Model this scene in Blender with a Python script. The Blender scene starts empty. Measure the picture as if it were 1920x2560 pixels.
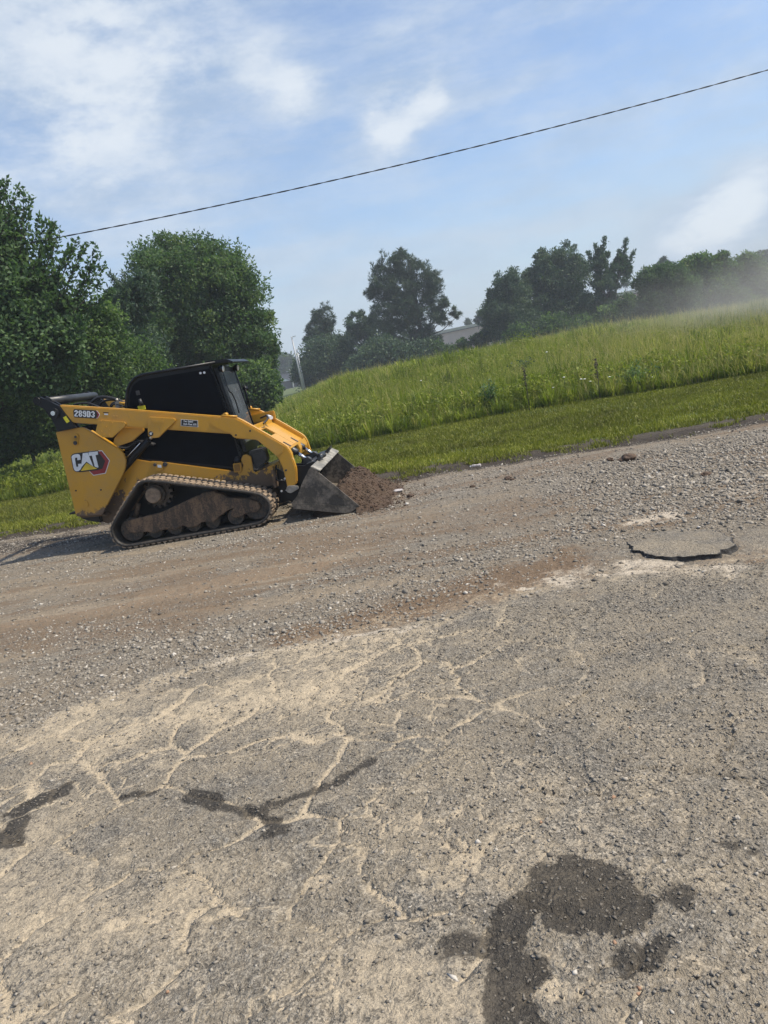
import bpy, bmesh, math, random
import numpy as np
from mathutils import Vector, Matrix
R = math.radians
SC = bpy.context.scene
COL = SC.collection
rng = np.random.default_rng(7)
random.seed(7)

# ---------------------------------------------------------------- camera
cam_d = bpy.data.cameras.new("camera")
cam = bpy.data.objects.new("camera", cam_d)
COL.objects.link(cam)
SC.camera = cam
cam_d.sensor_fit = 'VERTICAL'
cam_d.sensor_height = 36.0
cam_d.lens = 27.0
cam_d.clip_start = 0.05
cam_d.clip_end = 3000
_p, _r = R(10.678), R(10.6)
_f = Vector((0, math.cos(_p), -math.sin(_p)))
_u0 = Vector((0, math.sin(_p), math.cos(_p)))
_r0 = Vector((1, 0, 0))
_right = _r0 * math.cos(_r) - _u0 * math.sin(_r)
_up = _r0 * math.sin(_r) + _u0 * math.cos(_r)
# image up = world up leaning left in the picture
_m = Matrix((_right, _up, -_f)).transposed().to_4x4()
_m.translation = Vector((0, 0, 1.7))
cam.matrix_world = _m

# ---------------------------------------------------------------- sun, sky, exposure
SUN_AZ, SUN_EL = -10.0, 54.0          # azimuth from +X, counter-clockwise
sd = Vector((math.cos(R(SUN_EL)) * math.cos(R(SUN_AZ)), math.cos(R(SUN_EL)) * math.sin(R(SUN_AZ)), math.sin(R(SUN_EL))))
sun_d = bpy.data.lights.new("sun", 'SUN')
sun_d.energy = 3.9
sun_d.angle = R(1.2)
sun_d.color = (1.0, 0.91, 0.76)
sun = bpy.data.objects.new("sun", sun_d)
sun.rotation_euler = sd.to_track_quat('Z', 'Y').to_euler()
sun.location = sd * 50
COL.objects.link(sun)
SC.view_settings.view_transform = 'Standard'
SC.view_settings.look = 'None'
SC.view_settings.exposure = 0.57
SC.view_settings.gamma = 1.0
SC.cycles.max_bounces = 6
SC.cycles.diffuse_bounces = 2
SC.cycles.glossy_bounces = 2
SC.cycles.transmission_bounces = 3
SC.cycles.transparent_max_bounces = 6
SC.cycles.volume_bounces = 0
SC.cycles.use_denoising = True


class NT:
    """small helper for node trees"""
    def __init__(s, tree):
        s.t = tree; s.n = tree.nodes; s.l = tree.links
    def node(s, typ, ins=None, **props):
        n = s.n.new(typ)
        for k, v in props.items():
            setattr(n, k, v)
        for k, v in (ins or {}).items():
            s.set(n.inputs[k], v)
        return n
    def set(s, sock, v):
        if isinstance(v, bpy.types.NodeSocket):
            s.l.new(v, sock)
        else:
            sock.default_value = v
    def math(s, op, a, b=0.0, c=0.0, clamp=False):
        n = s.n.new('ShaderNodeMath'); n.operation = op; n.use_clamp = clamp
        s.set(n.inputs[0], a); s.set(n.inputs[1], b); s.set(n.inputs[2], c)
        return n.outputs[0]
    def vmath(s, op, a, b=None, scale=None):
        n = s.n.new('ShaderNodeVectorMath'); n.operation = op
        s.set(n.inputs[0], a)
        if b is not None: s.set(n.inputs[1], b)
        if scale is not None: s.set(n.inputs[3], scale)
        return n.outputs['Value'] if op in ('DISTANCE', 'LENGTH', 'DOT_PRODUCT') else n.outputs['Vector']
    def noise(s, vec, scale, detail=4, rough=0.55, out='Fac', dist=0.0):
        n = s.node('ShaderNodeTexNoise', {'Scale': scale, 'Detail': detail, 'Roughness': rough, 'Distortion': dist})
        if vec is not None: s.l.new(vec, n.inputs['Vector'])
        return n.outputs[out]
    def voro(s, vec, scale, feature='F1', rnd=1.0):
        n = s.n.new('ShaderNodeTexVoronoi'); n.feature = feature
        n.inputs['Scale'].default_value = scale; n.inputs['Randomness'].default_value = rnd
        if vec is not None: s.l.new(vec, n.inputs['Vector'])
        return n
    def ss(s, v, lo, hi):
        n = s.node('ShaderNodeMapRange', {'Value': v, 'From Min': lo, 'From Max': hi})
        n.interpolation_type = 'SMOOTHSTEP'; n.clamp = True
        return n.outputs[0]
    def mix(s, f, a, b, blend='MIX'):
        n = s.n.new('ShaderNodeMix'); n.data_type = 'RGBA'; n.blend_type = blend
        s.set(n.inputs[0], f)
        s.set(n.inputs[6], a if isinstance(a, bpy.types.NodeSocket) else (*a, 1) if len(a) == 3 else a)
        s.set(n.inputs[7], b if isinstance(b, bpy.types.NodeSocket) else (*b, 1) if len(b) == 3 else b)
        return n.outputs[2]
    def ramp(s, f, stops):
        n = s.n.new('ShaderNodeValToRGB'); cr = n.color_ramp
        while len(cr.elements) < len(stops): cr.elements.new(0.5)
        for e, (p, c) in zip(cr.elements, stops):
            e.position = p; e.color = (*c, 1)
        s.set(n.inputs[0], f)
        return n.outputs[0]
    def attr(s, name, out='Fac'):
        n = s.n.new('ShaderNodeAttribute'); n.attribute_name = name
        return n.outputs[out]


# clouds: (direction of the cloud, angular size, thickness)
# measured places (metres) of ground features, tree crowns, shoots and clouds
FEAT={'bigst': [(0.37, 2.41), (0.11, 2.45), (0.58, 2.22), (0.37, 2.03), (0.03, 2.15), (0.65, 1.97), (0.68, 1.99), (0.64, 2.58), (0.35, 2.5), (0.72, 1.93), (0.43, 1.73), (0.42, 1.72), (0.42, 1.9),
           (-0.05, 1.88), (-0.11, 1.87), (0.39, 1.62), (0.28, 1.82), (0.23, 2.08), (1.43, 3.01), (-0.36, 2.04), (0.9, 2.25), (0.64, 1.89), (0.09, 1.75), (0.13, 1.78)],
 'boundary': [(-2.72, 4.08), (-2.43, 4.21), (-1.83, 4.56), (-1.12, 4.88), (-0.05, 4.69), (0.79, 4.95), (1.34, 4.93), (2.43, 4.83)],
 'brown1': [(-0.7, 5.05), (-0.3, 5.21), (0.14, 5.36), (0.75, 5.48), (1.27, 5.71)],
 'brown2': [(-3.81, 6.42), (-3.07, 6.33), (-2.35, 6.23), (-1.65, 6.14)],
 'brown3': [(2.35, 4.89), (2.47, 4.91)],
 'clods': [(1.65, 9.75), (1.68, 9.64), (3.14, 9.52), (2.97, 9.7), (0.38, 10.02), (1.17, 9.66), (3.38, 7.85), (1.29, 4.32), (1.1, 4.69)],
 'crackline': [(-1.62, 2.46), (-1.3, 2.4), (-1.09, 2.4), (-0.78, 2.33), (-0.59, 2.37), (-0.31, 2.37), (0.03, 2.31), (0.23, 2.28)],
 'crackline2': [(0.18, 1.77), (0.34, 1.79), (0.57, 1.81), (0.77, 1.72)],
 'cream': [(-1.22, 4.82), (-0.71, 4.9), (-0.31, 4.83), (0.09, 4.74)],
 'cream2': [(0.87, 5.3), (1.31, 5.32), (1.69, 5.15), (2.29, 4.93)],
 'cream3': [(2.06, 6.46), (2.32, 6.48), (2.45, 6.45)],
 'edge': [(-7.97, 13.1), (-6.63, 13.24), (-5.71, 13.98), (-2.99, 12.7), (0.1, 11.95), (1.55, 11.41), (3.51, 10.89), (5.55, 10.67)],
 'litter': [(1.45, 11.17)],
 'pale': [(2.01, 11.62), (0.25, 10.6)],
 'pebbly': [(3.16, 6.19), (2.44, 7.19), (1.49, 6.55), (-0.89, 5.32), (-2.02, 5.18), (-2.72, 4.82)],
 'sandbig': [(-1.74, 3.9), (-1.22, 4.08), (-0.77, 4.15), (-0.31, 4.1)],
 'sandbig2': [(-2.2, 4.22), (-1.79, 4.42)],
 'shadowtest': [(-5.46, 10.71)],
 'slab': [(1.86, 5.91), (2.03, 6.07), (2.28, 6.04), (2.46, 5.84), (2.49, 5.52), (2.42, 5.28), (2.23, 5.15), (2.03, 5.21), (1.88, 5.34), (1.82, 5.6)],
 'slab2': [(2.63, 5.61), (2.88, 5.68), (3.08, 5.58), (2.67, 4.87), (2.49, 4.95), (2.46, 5.15), (2.51, 5.43)],
 'stainA': [(-1.94, 3.31), (-1.88, 3.4), (-1.8, 3.44)],
 'stainA2': [(-1.91, 3.09), (-1.89, 3.17)],
 'stainB': [(-1.07, 3.16), (-0.97, 3.07), (-0.75, 2.93), (-0.65, 2.96), (-0.49, 3.02), (-0.37, 3.11), (-0.26, 3.18)],
 'stainB2': [(-0.71, 2.89), (-0.67, 2.76), (-0.66, 2.81)],
 'stainB3': [(-1.43, 3.26), (-1.26, 3.26)],
 'stainC': [(0.09, 1.69), (0.12, 1.83), (0.13, 1.98), (0.17, 2.08)],
 'stainC2': [(0.3, 2.2), (0.41, 2.21), (0.51, 2.14)],
 'stainC2b': [(0.33, 2.06), (0.41, 2.0), (0.48, 1.99)],
 'stainC3': [(0.62, 2.04), (0.68, 2.04)],
 'stainC4': [(0.41, 1.86), (0.5, 1.85)],
 'stainD': [(0.9, 2.21), (0.94, 2.17)],
 'stainE': [(0.01, 1.94), (0.1, 2.02)],
 'tall': [(-9.7, 19.83), (-8.56, 20.95), (-1.24, 18.44), (3.68, 18.58), (5.41, 17.84), (8.73, 16.62)],
 'tan1': [(3.25, 6.85), (3.48, 6.8)],
 'tan2': [(-4.44, 8.53), (-3.17, 8.16), (-1.99, 7.82)]}
TREES={'bigpine': [(7.42, 90.0, 12.14, 1.62), (5.74, 90.0, 12.18, 1.53), (8.83, 90.0, 10.75, 1.62), (4.59, 90.0, 10.45, 1.62), (6.41, 90.0, 9.54, 1.91), (9.52, 90.0, 9.43, 1.62), (3.35, 90.0, 9.96, 0.95),
             (10.19, 90.0, 7.97, 1.43), (11.32, 90.0, 6.42, 1.05), (12.25, 90.0, 5.89, 0.57), (6.39, 90.0, 6.87, 2.1), (4.15, 90.0, 7.27, 1.72), (8.65, 90.0, 6.0, 1.81), (10.63, 90.0, 5.06, 0.76),
             (5.47, 90.0, 4.32, 2.15), (8.23, 90.0, 3.59, 1.72)],
 'cedar': [(-8.81, 33.0, 5.94, 0.84), (-9.54, 33.0, 5.01, 1.05), (-8.11, 33.0, 6.38, 0.66), (-9.13, 33.0, 3.95, 1.22), (-10.06, 33.0, 4.29, 1.05)],
 'edgebush': [(-6.22, 36.0, 1.82, 1.14), (-5.1, 36.0, 1.8, 1.11), (-4.49, 36.0, 1.59, 0.73), (-7.38, 36.0, 1.66, 1.14)],
 'elm': [(22.9, 88.0, 9.11, 1.59), (24.94, 88.0, 9.17, 1.68), (21.67, 88.0, 7.77, 1.68), (23.91, 88.0, 6.62, 2.33), (25.83, 88.0, 7.45, 1.77), (21.47, 88.0, 4.87, 2.1), (24.37, 88.0, 3.46, 2.43),
         (20.14, 88.0, 3.21, 1.77), (25.55, 88.0, 3.69, 1.87)],
 'farwood1': [(-24.37, 240.0, 6.69, 3.05), (-21.54, 240.0, 7.15, 2.8), (-25.19, 240.0, 8.68, 2.54), (-19.09, 240.0, 5.11, 2.8), (-16.81, 240.0, 4.08, 3.18), (-20.54, 240.0, 4.15, 3.18)],
 'haze1': [(30.45, 70.0, 4.6, 1.26), (31.72, 70.0, 4.72, 1.26), (31.76, 70.0, 2.62, 1.63), (32.99, 70.0, 2.92, 1.34), (33.71, 70.0, 4.71, 0.96), (34.42, 70.0, 0.9, 1.48), (31.48, 70.0, 0.73, 1.34)],
 'haze2': [(35.52, 72.0, 3.93, 1.14), (36.85, 72.0, 4.15, 1.3), (37.24, 72.0, 2.43, 1.53), (37.86, 72.0, 0.98, 1.53), (38.96, 72.0, 2.77, 1.37), (36.18, 72.0, 1.1, 1.37)],
 'leftmass': [(-4.19, 93.0, 3.38, 2.46), (-5.96, 93.0, 2.99, 1.58), (-2.0, 93.0, 3.45, 2.56), (-5.07, 93.0, 1.4, 1.77), (-1.7, 93.0, 1.26, 2.22), (-6.79, 93.0, 2.44, 1.08)],
 'locust': [(17.69, 86.0, 7.66, 1.46), (16.19, 86.0, 6.82, 1.0), (18.41, 86.0, 5.99, 1.64), (16.23, 86.0, 4.8, 1.82), (18.43, 86.0, 3.75, 2.01), (15.96, 86.0, 3.11, 1.37), (15.35, 86.0, 5.69, 0.46)],
 'lowscrub': [(10.3, 88.0, 1.21, 1.12), (12.33, 88.0, 0.97, 0.93), (14.18, 88.0, 1.08, 0.84), (8.84, 88.0, 2.06, 1.03), (12.3, 88.0, 2.23, 0.56), (13.94, 88.0, 2.47, 0.61), (15.03, 88.0, 2.72, 0.65)],
 'maple': [(-8.95, 22.0, 6.31, 0.72), (-9.54, 22.0, 6.94, 1.05), (-8.84, 22.0, 5.12, 1.05), (-8.01, 22.0, 5.51, 0.42), (-7.89, 22.0, 4.51, 0.72), (-8.97, 22.0, 3.84, 1.28), (-10.16, 22.0, 4.38, 1.63),
           (-7.78, 22.0, 3.84, 0.64), (-10.05, 22.0, 5.55, 1.28)],
 'midscrub': [(2.7, 88.0, 2.29, 2.15), (5.32, 88.0, 1.59, 2.1), (7.84, 88.0, 1.57, 1.77), (0.24, 88.0, 1.39, 1.63)],
 'midtree': [(1.36, 94.0, 6.65, 1.69), (0.06, 94.0, 5.94, 1.39), (2.89, 94.0, 7.08, 1.3), (1.07, 94.0, 4.34, 2.39), (2.84, 94.0, 4.72, 1.99), (-0.71, 94.0, 3.95, 1.74)],
 'oak': [(-7.57, 38.0, 7.66, 1.85), (-6.23, 38.0, 6.81, 2.01), (-8.18, 38.0, 6.04, 1.51), (-5.69, 38.0, 5.31, 2.01), (-7.91, 38.0, 4.58, 2.22), (-5.32, 38.0, 3.91, 1.71), (-4.55, 38.0, 3.39, 0.91),
         (-9.35, 38.0, 4.65, 1.41), (-6.84, 38.0, 3.23, 2.22), (-5.73, 38.0, 2.06, 1.61), (-4.08, 38.0, 3.49, 0.44), (-5.51, 38.0, 6.59, 1.21), (-4.52, 38.0, 4.91, 0.91)],
 'scrub3': [(23.14, 80.0, 1.38, 1.36), (20.48, 80.0, 1.71, 1.61), (16.73, 80.0, 1.74, 1.27), (26.11, 80.0, 1.78, 1.36), (28.02, 80.0, 3.04, 1.02), (27.97, 80.0, 1.64, 1.19)],
 'spiky': [(27.61, 84.0, 8.32, 0.89), (27.28, 84.0, 7.38, 1.25), (29.59, 84.0, 7.55, 0.98), (29.08, 84.0, 6.31, 1.25), (30.23, 84.0, 6.85, 0.62), (27.72, 84.0, 5.81, 1.51), (26.2, 84.0, 4.11, 1.42),
           (28.06, 84.0, 3.36, 1.16)],
 'spine': [(-2.89, 96.0, 8.64, 1.32), (-3.53, 96.0, 7.41, 1.42), (-2.84, 96.0, 6.42, 1.32), (-4.51, 96.0, 6.24, 1.02), (-3.35, 96.0, 5.35, 1.32), (-1.96, 96.0, 7.36, 0.71)],
 'tiny1': [(28.44, 190.0, 7.7, 0.7), (28.28, 190.0, 8.49, 0.4)],
 'tiny2': [(24.32, 150.0, 6.47, 0.64), (25.28, 150.0, 7.13, 0.95), (26.71, 150.0, 6.87, 1.11)],
 'tiny3': [(60.78, 150.0, 10.94, 0.72), (60.27, 150.0, 10.52, 0.56), (61.41, 150.0, 10.31, 0.48)],
 'tiny4': [(56.66, 160.0, 8.75, 0.59)],
 'tiny5': [(79.63, 150.0, 8.53, 1.03), (80.79, 150.0, 8.47, 0.8)],
 'under1': [(-7.66, 25.0, 4.54, 0.66), (-8.3, 25.0, 3.53, 1.19), (-9.34, 25.0, 2.96, 1.19), (-10.61, 25.0, 2.56, 1.19), (-11.84, 25.0, 2.79, 1.19)],
 'under2': [(-8.06, 27.0, 2.83, 1.29), (-9.2, 27.0, 2.21, 1.14), (-7.86, 27.0, 1.96, 1.14), (-10.64, 27.0, 2.06, 1.0), (-12.31, 27.0, 2.09, 0.72)],
 'under3': [(-11.77, 24.0, 2.2, 0.89), (-10.84, 24.0, 1.97, 0.76), (-9.99, 24.0, 1.87, 0.64), (-9.16, 24.0, 1.72, 0.64), (-11.35, 24.0, 1.5, 0.57), (-10.48, 24.0, 1.46, 0.51),
            (-8.33, 24.0, 1.56, 0.64)],
 'willow': [(25.02, 66.0, 4.44, 0.91), (26.0, 66.0, 4.59, 0.84), (27.04, 66.0, 4.18, 1.19), (27.84, 66.0, 2.78, 1.47), (25.73, 66.0, 2.33, 1.33), (24.44, 66.0, 1.57, 0.91), (25.01, 66.0, 0.63, 1.05)]}
SHOOTS={'cedar': [(-8.47, 33.0, 5.96, -9.18, 33.0, 7.27), (-8.23, 33.0, 6.24, -8.67, 33.0, 7.29), (-8.03, 33.0, 6.37, -8.13, 33.0, 7.32), (-8.66, 33.0, 5.84, -9.47, 33.0, 6.63),
           (-8.74, 33.0, 5.52, -9.78, 33.0, 5.96)],
 'maple': [(-8.92, 22.0, 6.83, -8.61, 22.0, 8.12), (-8.71, 22.0, 6.37, -8.23, 22.0, 7.74), (-8.51, 22.0, 5.91, -7.84, 22.0, 7.36), (-8.25, 22.0, 5.66, -7.45, 22.0, 6.57),
           (-7.94, 22.0, 5.17, -7.03, 22.0, 6.28), (-7.75, 22.0, 4.6, -6.58, 22.0, 5.67), (-7.35, 22.0, 4.42, -6.34, 22.0, 4.88), (-8.55, 22.0, 6.55, -8.13, 22.0, 7.52),
           (-7.69, 22.0, 5.66, -7.43, 22.0, 7.06), (-8.3, 22.0, 6.3, -7.86, 22.0, 7.88), (-8.87, 22.0, 6.82, -8.19, 22.0, 8.28), (-7.93, 22.0, 6.02, -7.37, 22.0, 6.97),
           (-7.56, 22.0, 4.89, -6.7, 22.0, 6.31), (-7.43, 22.0, 4.76, -6.32, 22.0, 5.94), (-8.97, 22.0, 6.63, -8.36, 22.0, 8.27), (-8.6, 22.0, 6.77, -7.95, 22.0, 8.04),
           (-8.45, 22.0, 6.54, -7.72, 22.0, 7.73), (-8.32, 22.0, 6.2, -7.62, 22.0, 7.25), (-8.03, 22.0, 6.04, -7.56, 22.0, 7.0), (-8.12, 22.0, 5.74, -7.27, 22.0, 6.96),
           (-7.93, 22.0, 5.6, -7.15, 22.0, 6.79), (-7.78, 22.0, 4.93, -6.81, 22.0, 6.47), (-7.7, 22.0, 4.81, -6.53, 22.0, 6.33), (-7.57, 22.0, 4.67, -6.33, 22.0, 6.19),
           (-7.54, 22.0, 4.56, -6.21, 22.0, 5.72), (-7.46, 22.0, 4.44, -6.12, 22.0, 5.04), (-7.59, 22.0, 4.35, -6.4, 22.0, 5.32), (-7.88, 22.0, 5.38, -7.19, 22.0, 6.1),
           (-9.23, 22.0, 6.88, -8.69, 22.0, 8.43)],
 'oak': [(-4.65, 38.0, 3.41, -3.38, 38.0, 3.08), (-4.53, 38.0, 3.96, -3.59, 38.0, 3.79), (-4.92, 38.0, 5.73, -4.08, 38.0, 6.05), (-4.63, 38.0, 5.3, -3.74, 38.0, 5.1),
         (-7.58, 38.0, 8.43, -7.55, 38.0, 9.38), (-5.82, 38.0, 7.75, -5.15, 38.0, 8.18)],
 'spiky': [(27.23, 84.0, 7.06, 28.18, 84.0, 10.39), (27.18, 84.0, 6.65, 27.09, 84.0, 9.89), (29.29, 84.0, 6.27, 30.43, 84.0, 9.87), (29.51, 84.0, 6.24, 31.09, 84.0, 8.52),
           (29.03, 84.0, 5.91, 29.54, 84.0, 8.92), (27.13, 84.0, 6.25, 26.24, 84.0, 9.3)],
 'trunks': {}}
CLOUDS=[(-0.1987, 0.8951, 0.3991, 0.1091, 0.55), (-0.0505, 0.9259, 0.3744, 0.0788, 0.6), (0.136, 0.9291, 0.3439, 0.0664, 0.65), (-0.1945, 0.9147, 0.3543, 0.0738, 0.45),
 (-0.2777, 0.9228, 0.2672, 0.1072, 0.7), (-0.2817, 0.8837, 0.3739, 0.0916, 0.4), (-0.0073, 0.9503, 0.3112, 0.0219, 0.95), (0.0905, 0.9578, 0.2728, 0.0278, 0.95), (0.1432, 0.9483, 0.2833, 0.0206, 0.9),
 (0.0742, 0.9661, 0.2471, 0.0377, 0.5), (0.3038, 0.8941, 0.3291, 0.0937, 0.5), (0.4505, 0.8539, 0.2606, 0.0453, 0.45), (0.4637, 0.8809, 0.0954, 0.0309, 1.2), (0.3997, 0.9127, 0.0844, 0.0298, 1.1),
 (0.4325, 0.8975, 0.0869, 0.0225, 0.9), (0.3518, 0.9335, 0.0691, 0.0471, 0.35), (0.4522, 0.8819, 0.1335, 0.0482, 0.4), (-0.0564, 0.9946, 0.0875, 0.0551, 0.3), (-0.0442, 0.943, 0.33, 0.027, 0.4)]
HAZE = 0.0010
DUST = 0.12
world = bpy.data.worlds.new("World")
SC.world = world
world.use_nodes = True
wt = NT(world.node_tree)
for n in list(wt.n): wt.n.remove(n)
sky = wt.n.new('ShaderNodeTexSky')
sky.sky_type = 'NISHITA'
sky.sun_disc = False
sky.sun_elevation = R(SUN_EL)
sky.sun_rotation = R(90 - SUN_AZ)
sky.air_density = 1.0
sky.dust_density = 1.6
sky.ozone_density = 1.4
geo = wt.n.new('ShaderNodeNewGeometry')
tc = wt.n.new('ShaderNodeTexCoord')
dirv = tc.outputs['Generated']
stretch = wt.vmath('MULTIPLY', dirv, (1.0, 1.0, 2.2))
warp = wt.vmath('SUBTRACT', wt.noise(stretch, 7.0, 5, 0.6, 'Color'), (0.5, 0.5, 0.5))
dw = wt.vmath('ADD', dirv, wt.vmath('SCALE', warp, scale=0.06))
tot = None
shade = wt.noise(stretch, 9.0, 7, 0.65)
fine = wt.noise(stretch, 16.0, 6, 0.6)
for (cx, cy, cz, sg, am) in CLOUDS:
    d = wt.vmath('DISTANCE', dw, (cx, cy, cz))
    q = wt.math('DIVIDE', d, sg)
    g = wt.math('MULTIPLY', wt.math('EXPONENT', wt.math('MULTIPLY', wt.math('MULTIPLY', q, q), -0.62)), am)
    tot = g if tot is None else wt.math('ADD', tot, g)
veil = wt.noise(wt.vmath('MULTIPLY', dirv, (1.0, 1.0, 4.5)), 4.2, 6, 0.62)
veil = wt.ss(veil, 0.28, 0.76)
tot = wt.math('MULTIPLY', tot, wt.math('ADD', 0.40, wt.math('MULTIPLY', wt.ss(wt.math('ADD', wt.math('MULTIPLY', fine, 0.6), wt.math('MULTIPLY', shade, 0.4)), 0.22, 0.80), 0.72)))
sep = wt.node('ShaderNodeSeparateXYZ', {'Vector': dirv})
low = wt.ss(sep.outputs[2], 0.32, -0.05)
dens = wt.math('ADD', wt.math('MULTIPLY', tot, 0.74), wt.math('MULTIPLY', veil, 0.62))
dens = wt.math('ADD', dens, wt.math('MULTIPLY', low, 0.62), clamp=True)
base = wt.mix(1.0, sky.outputs[0], (0.108, 0.118, 0.130), 'MULTIPLY')
cloudc = wt.mix(wt.ss(shade, 0.3, 0.7), (0.31, 0.39, 0.505), (0.45, 0.51, 0.59))
bright = wt.mix(wt.ss(tot, 0.50, 1.25), cloudc, (0.56, 0.60, 0.64))
lowc = wt.mix(wt.math('MULTIPLY', low, wt.ss(tot, 0.9, 0.3)), bright, (0.37, 0.445, 0.52))
fin = wt.mix(wt.math('MULTIPLY', wt.ss(dens, -0.08, 1.15), 0.93), base, lowc)
bg = wt.node('ShaderNodeBackground', {'Color': fin, 'Strength': 1.0})
wo = wt.n.new('ShaderNodeOutputWorld')
wt.l.new(bg.outputs[0], wo.inputs[0])
# ---------------------------------------------------------------- materials
def new_mat(name):
    m = bpy.data.materials.new(name); m.use_nodes = True
    t = NT(m.node_tree)
    b = t.n['Principled BSDF']
    return m, t, b

def simple(name, col, rough=0.5, metal=0.0, var=0.12, scale=6.0, bump=0.0, bscale=80.0, spec=None):
    m, t, b = new_mat(name)
    tc = t.n.new('ShaderNodeTexCoord').outputs['Object']
    n = t.noise(tc, scale, 5, 0.6)
    f = t.ss(n, 0.3, 0.7)
    lo = tuple(c * (1 - var) for c in col); hi = tuple(min(1, c * (1 + var)) for c in col)
    t.l.new(t.mix(f, lo, hi), b.inputs['Base Color'])
    b.inputs['Roughness'].default_value = rough
    b.inputs['Metallic'].default_value = metal
    if spec is not None: b.inputs['Specular IOR Level'].default_value = spec
    if bump:
        bn = t.node('ShaderNodeBump', {'Height': t.noise(tc, bscale, 4, 0.6), 'Strength': bump, 'Distance': 0.01})
        t.l.new(bn.outputs[0], b.inputs['Normal'])
    return m

def yellow_mat(name, mud_top, mud_noise=0.12):
    """machine paint with dried mud splashed on the low parts (object z below mud_top)"""
    m, t, b = new_mat(name)
    tc = t.n.new('ShaderNodeTexCoord').outputs['Object']
    z = t.node('ShaderNodeSeparateXYZ', {'Vector': tc}).outputs[2]
    n1 = t.noise(tc, 7.0, 8, 0.72)
    n2 = t.noise(tc, 45.0, 5, 0.7)
    h = t.math('ADD', z, t.math('MULTIPLY', t.math('SUBTRACT', n1, 0.5), mud_noise * 4))
    h = t.math('ADD', h, t.math('MULTIPLY', t.math('SUBTRACT', n2, 0.5), 0.10))
    mud = t.ss(h, mud_top + 0.03, mud_top - 0.03)
    dust = t.math('MULTIPLY', t.ss(t.noise(tc, 3.0, 8, 0.75), 0.40, 0.72), 0.42)
    speck = t.math('MULTIPLY', t.math('MAXIMUM', t.ss(t.noise(tc, 110.0, 2, 0.5), 0.64, 0.70), t.ss(t.noise(t.vmath('MULTIPLY', tc, (30, 30, 4)), 1.0, 6, 0.7), 0.62, 0.74)), 0.35)
    pc = t.mix(t.noise(tc, 2.5, 3), (0.47, 0.235, 0.013), (0.54, 0.275, 0.016))
    pc = t.mix(dust, pc, (0.34, 0.22, 0.09))
    pc = t.mix(speck, pc, (0.14, 0.085, 0.04))
    mc = t.mix(n2, (0.075, 0.045, 0.026), (0.17, 0.115, 0.072))
    t.l.new(t.mix(mud, pc, mc), b.inputs['Base Color'])
    t.l.new(t.math('ADD', 0.38, t.math('MULTIPLY', t.math('ADD', mud, dust, clamp=True), 0.5)), b.inputs['Roughness'])
    bn = t.node('ShaderNodeBump', {'Height': t.math('MULTIPLY', t.math('ADD', n2, mud), 1.0), 'Strength': t.math('MULTIPLY', mud, 0.5), 'Distance': 0.01})
    t.l.new(bn.outputs[0], b.inputs['Normal'])
    b.inputs['Coat Weight'].default_value = 0.15
    return m

M = {}
M['yellow'] = yellow_mat('yellow_paint', -1.0)
M['yellow_panel'] = yellow_mat('yellow_paint_panel', 0.50, 0.10)
M['yellow_low'] = yellow_mat('yellow_paint_low', 0.55, 0.16)
M['yellow_dirty'] = yellow_mat('yellow_paint_dirty', 0.62, 0.3)
M['black'] = simple('black_paint', (0.005, 0.006, 0.008), 0.38, 0, 0.2, spec=0.3)
M['black_dull'] = simple('black_rubber', (0.012, 0.012, 0.013), 0.6, 0, 0.3)
M['cabglass'] = simple('dark_mesh_glass', (0.0015, 0.0025, 0.005), 0.5, 0, 0.3, spec=0.07)
M['doorglass'] = simple('door_glass', (0.07, 0.08, 0.09), 0.08, 0.0, 0.2, spec=1.0)  # base colour lightened to stand in for a pale reflection in the door
M['steel'] = simple('rod_steel', (0.55, 0.56, 0.57), 0.22, 1.0, 0.1)
M['wornsteel'] = simple('worn_steel', (0.30, 0.28, 0.25), 0.5, 0.55, 0.35, 5, 0.4, 60)
M['pipe'] = simple('pipe_black', (0.035, 0.036, 0.038), 0.42, 0.3, 0.35, 12)
M['white'] = simple('decal_white', (0.62, 0.64, 0.65), 0.4, 0, 0.12, 9)
M['lampw'] = simple('lamp_lens', (0.75, 0.77, 0.8), 0.15, 0, 0.05)
M['decblack'] = simple('decal_black', (0.01, 0.01, 0.01), 0.4, 0, 0.1)
M['decred'] = simple('decal_red', (0.25, 0.014, 0.018), 0.4, 0, 0.1)
M['decyel'] = simple('decal_yellow', (0.66, 0.46, 0.03), 0.4, 0, 0.2)
M['warnyel'] = simple('decal_warning', (0.62, 0.56, 0.02), 0.5, 0, 0.15, 60)
M['lens_amber'] = simple('amber_lens', (0.22, 0.10, 0.01), 0.3, 0, 0.3)
M['bark'] = simple('bark', (0.060, 0.048, 0.036), 0.9, 0, 0.35, 10, 0.6, 30)
M['palebark'] = simple('pale_bark', (0.16, 0.145, 0.125), 0.9, 0, 0.3, 8)
M['tan_mud'] = simple('dried_mud', (0.235, 0.17, 0.115), 0.9, 0, 0.3, 14, 0.8, 50)
M['gal'] = simple('galvanised', (0.36, 0.37, 0.38), 0.5, 0.2, 0.1)
M['cable'] = simple('cable_black', (0.02, 0.02, 0.022), 0.6)

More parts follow.
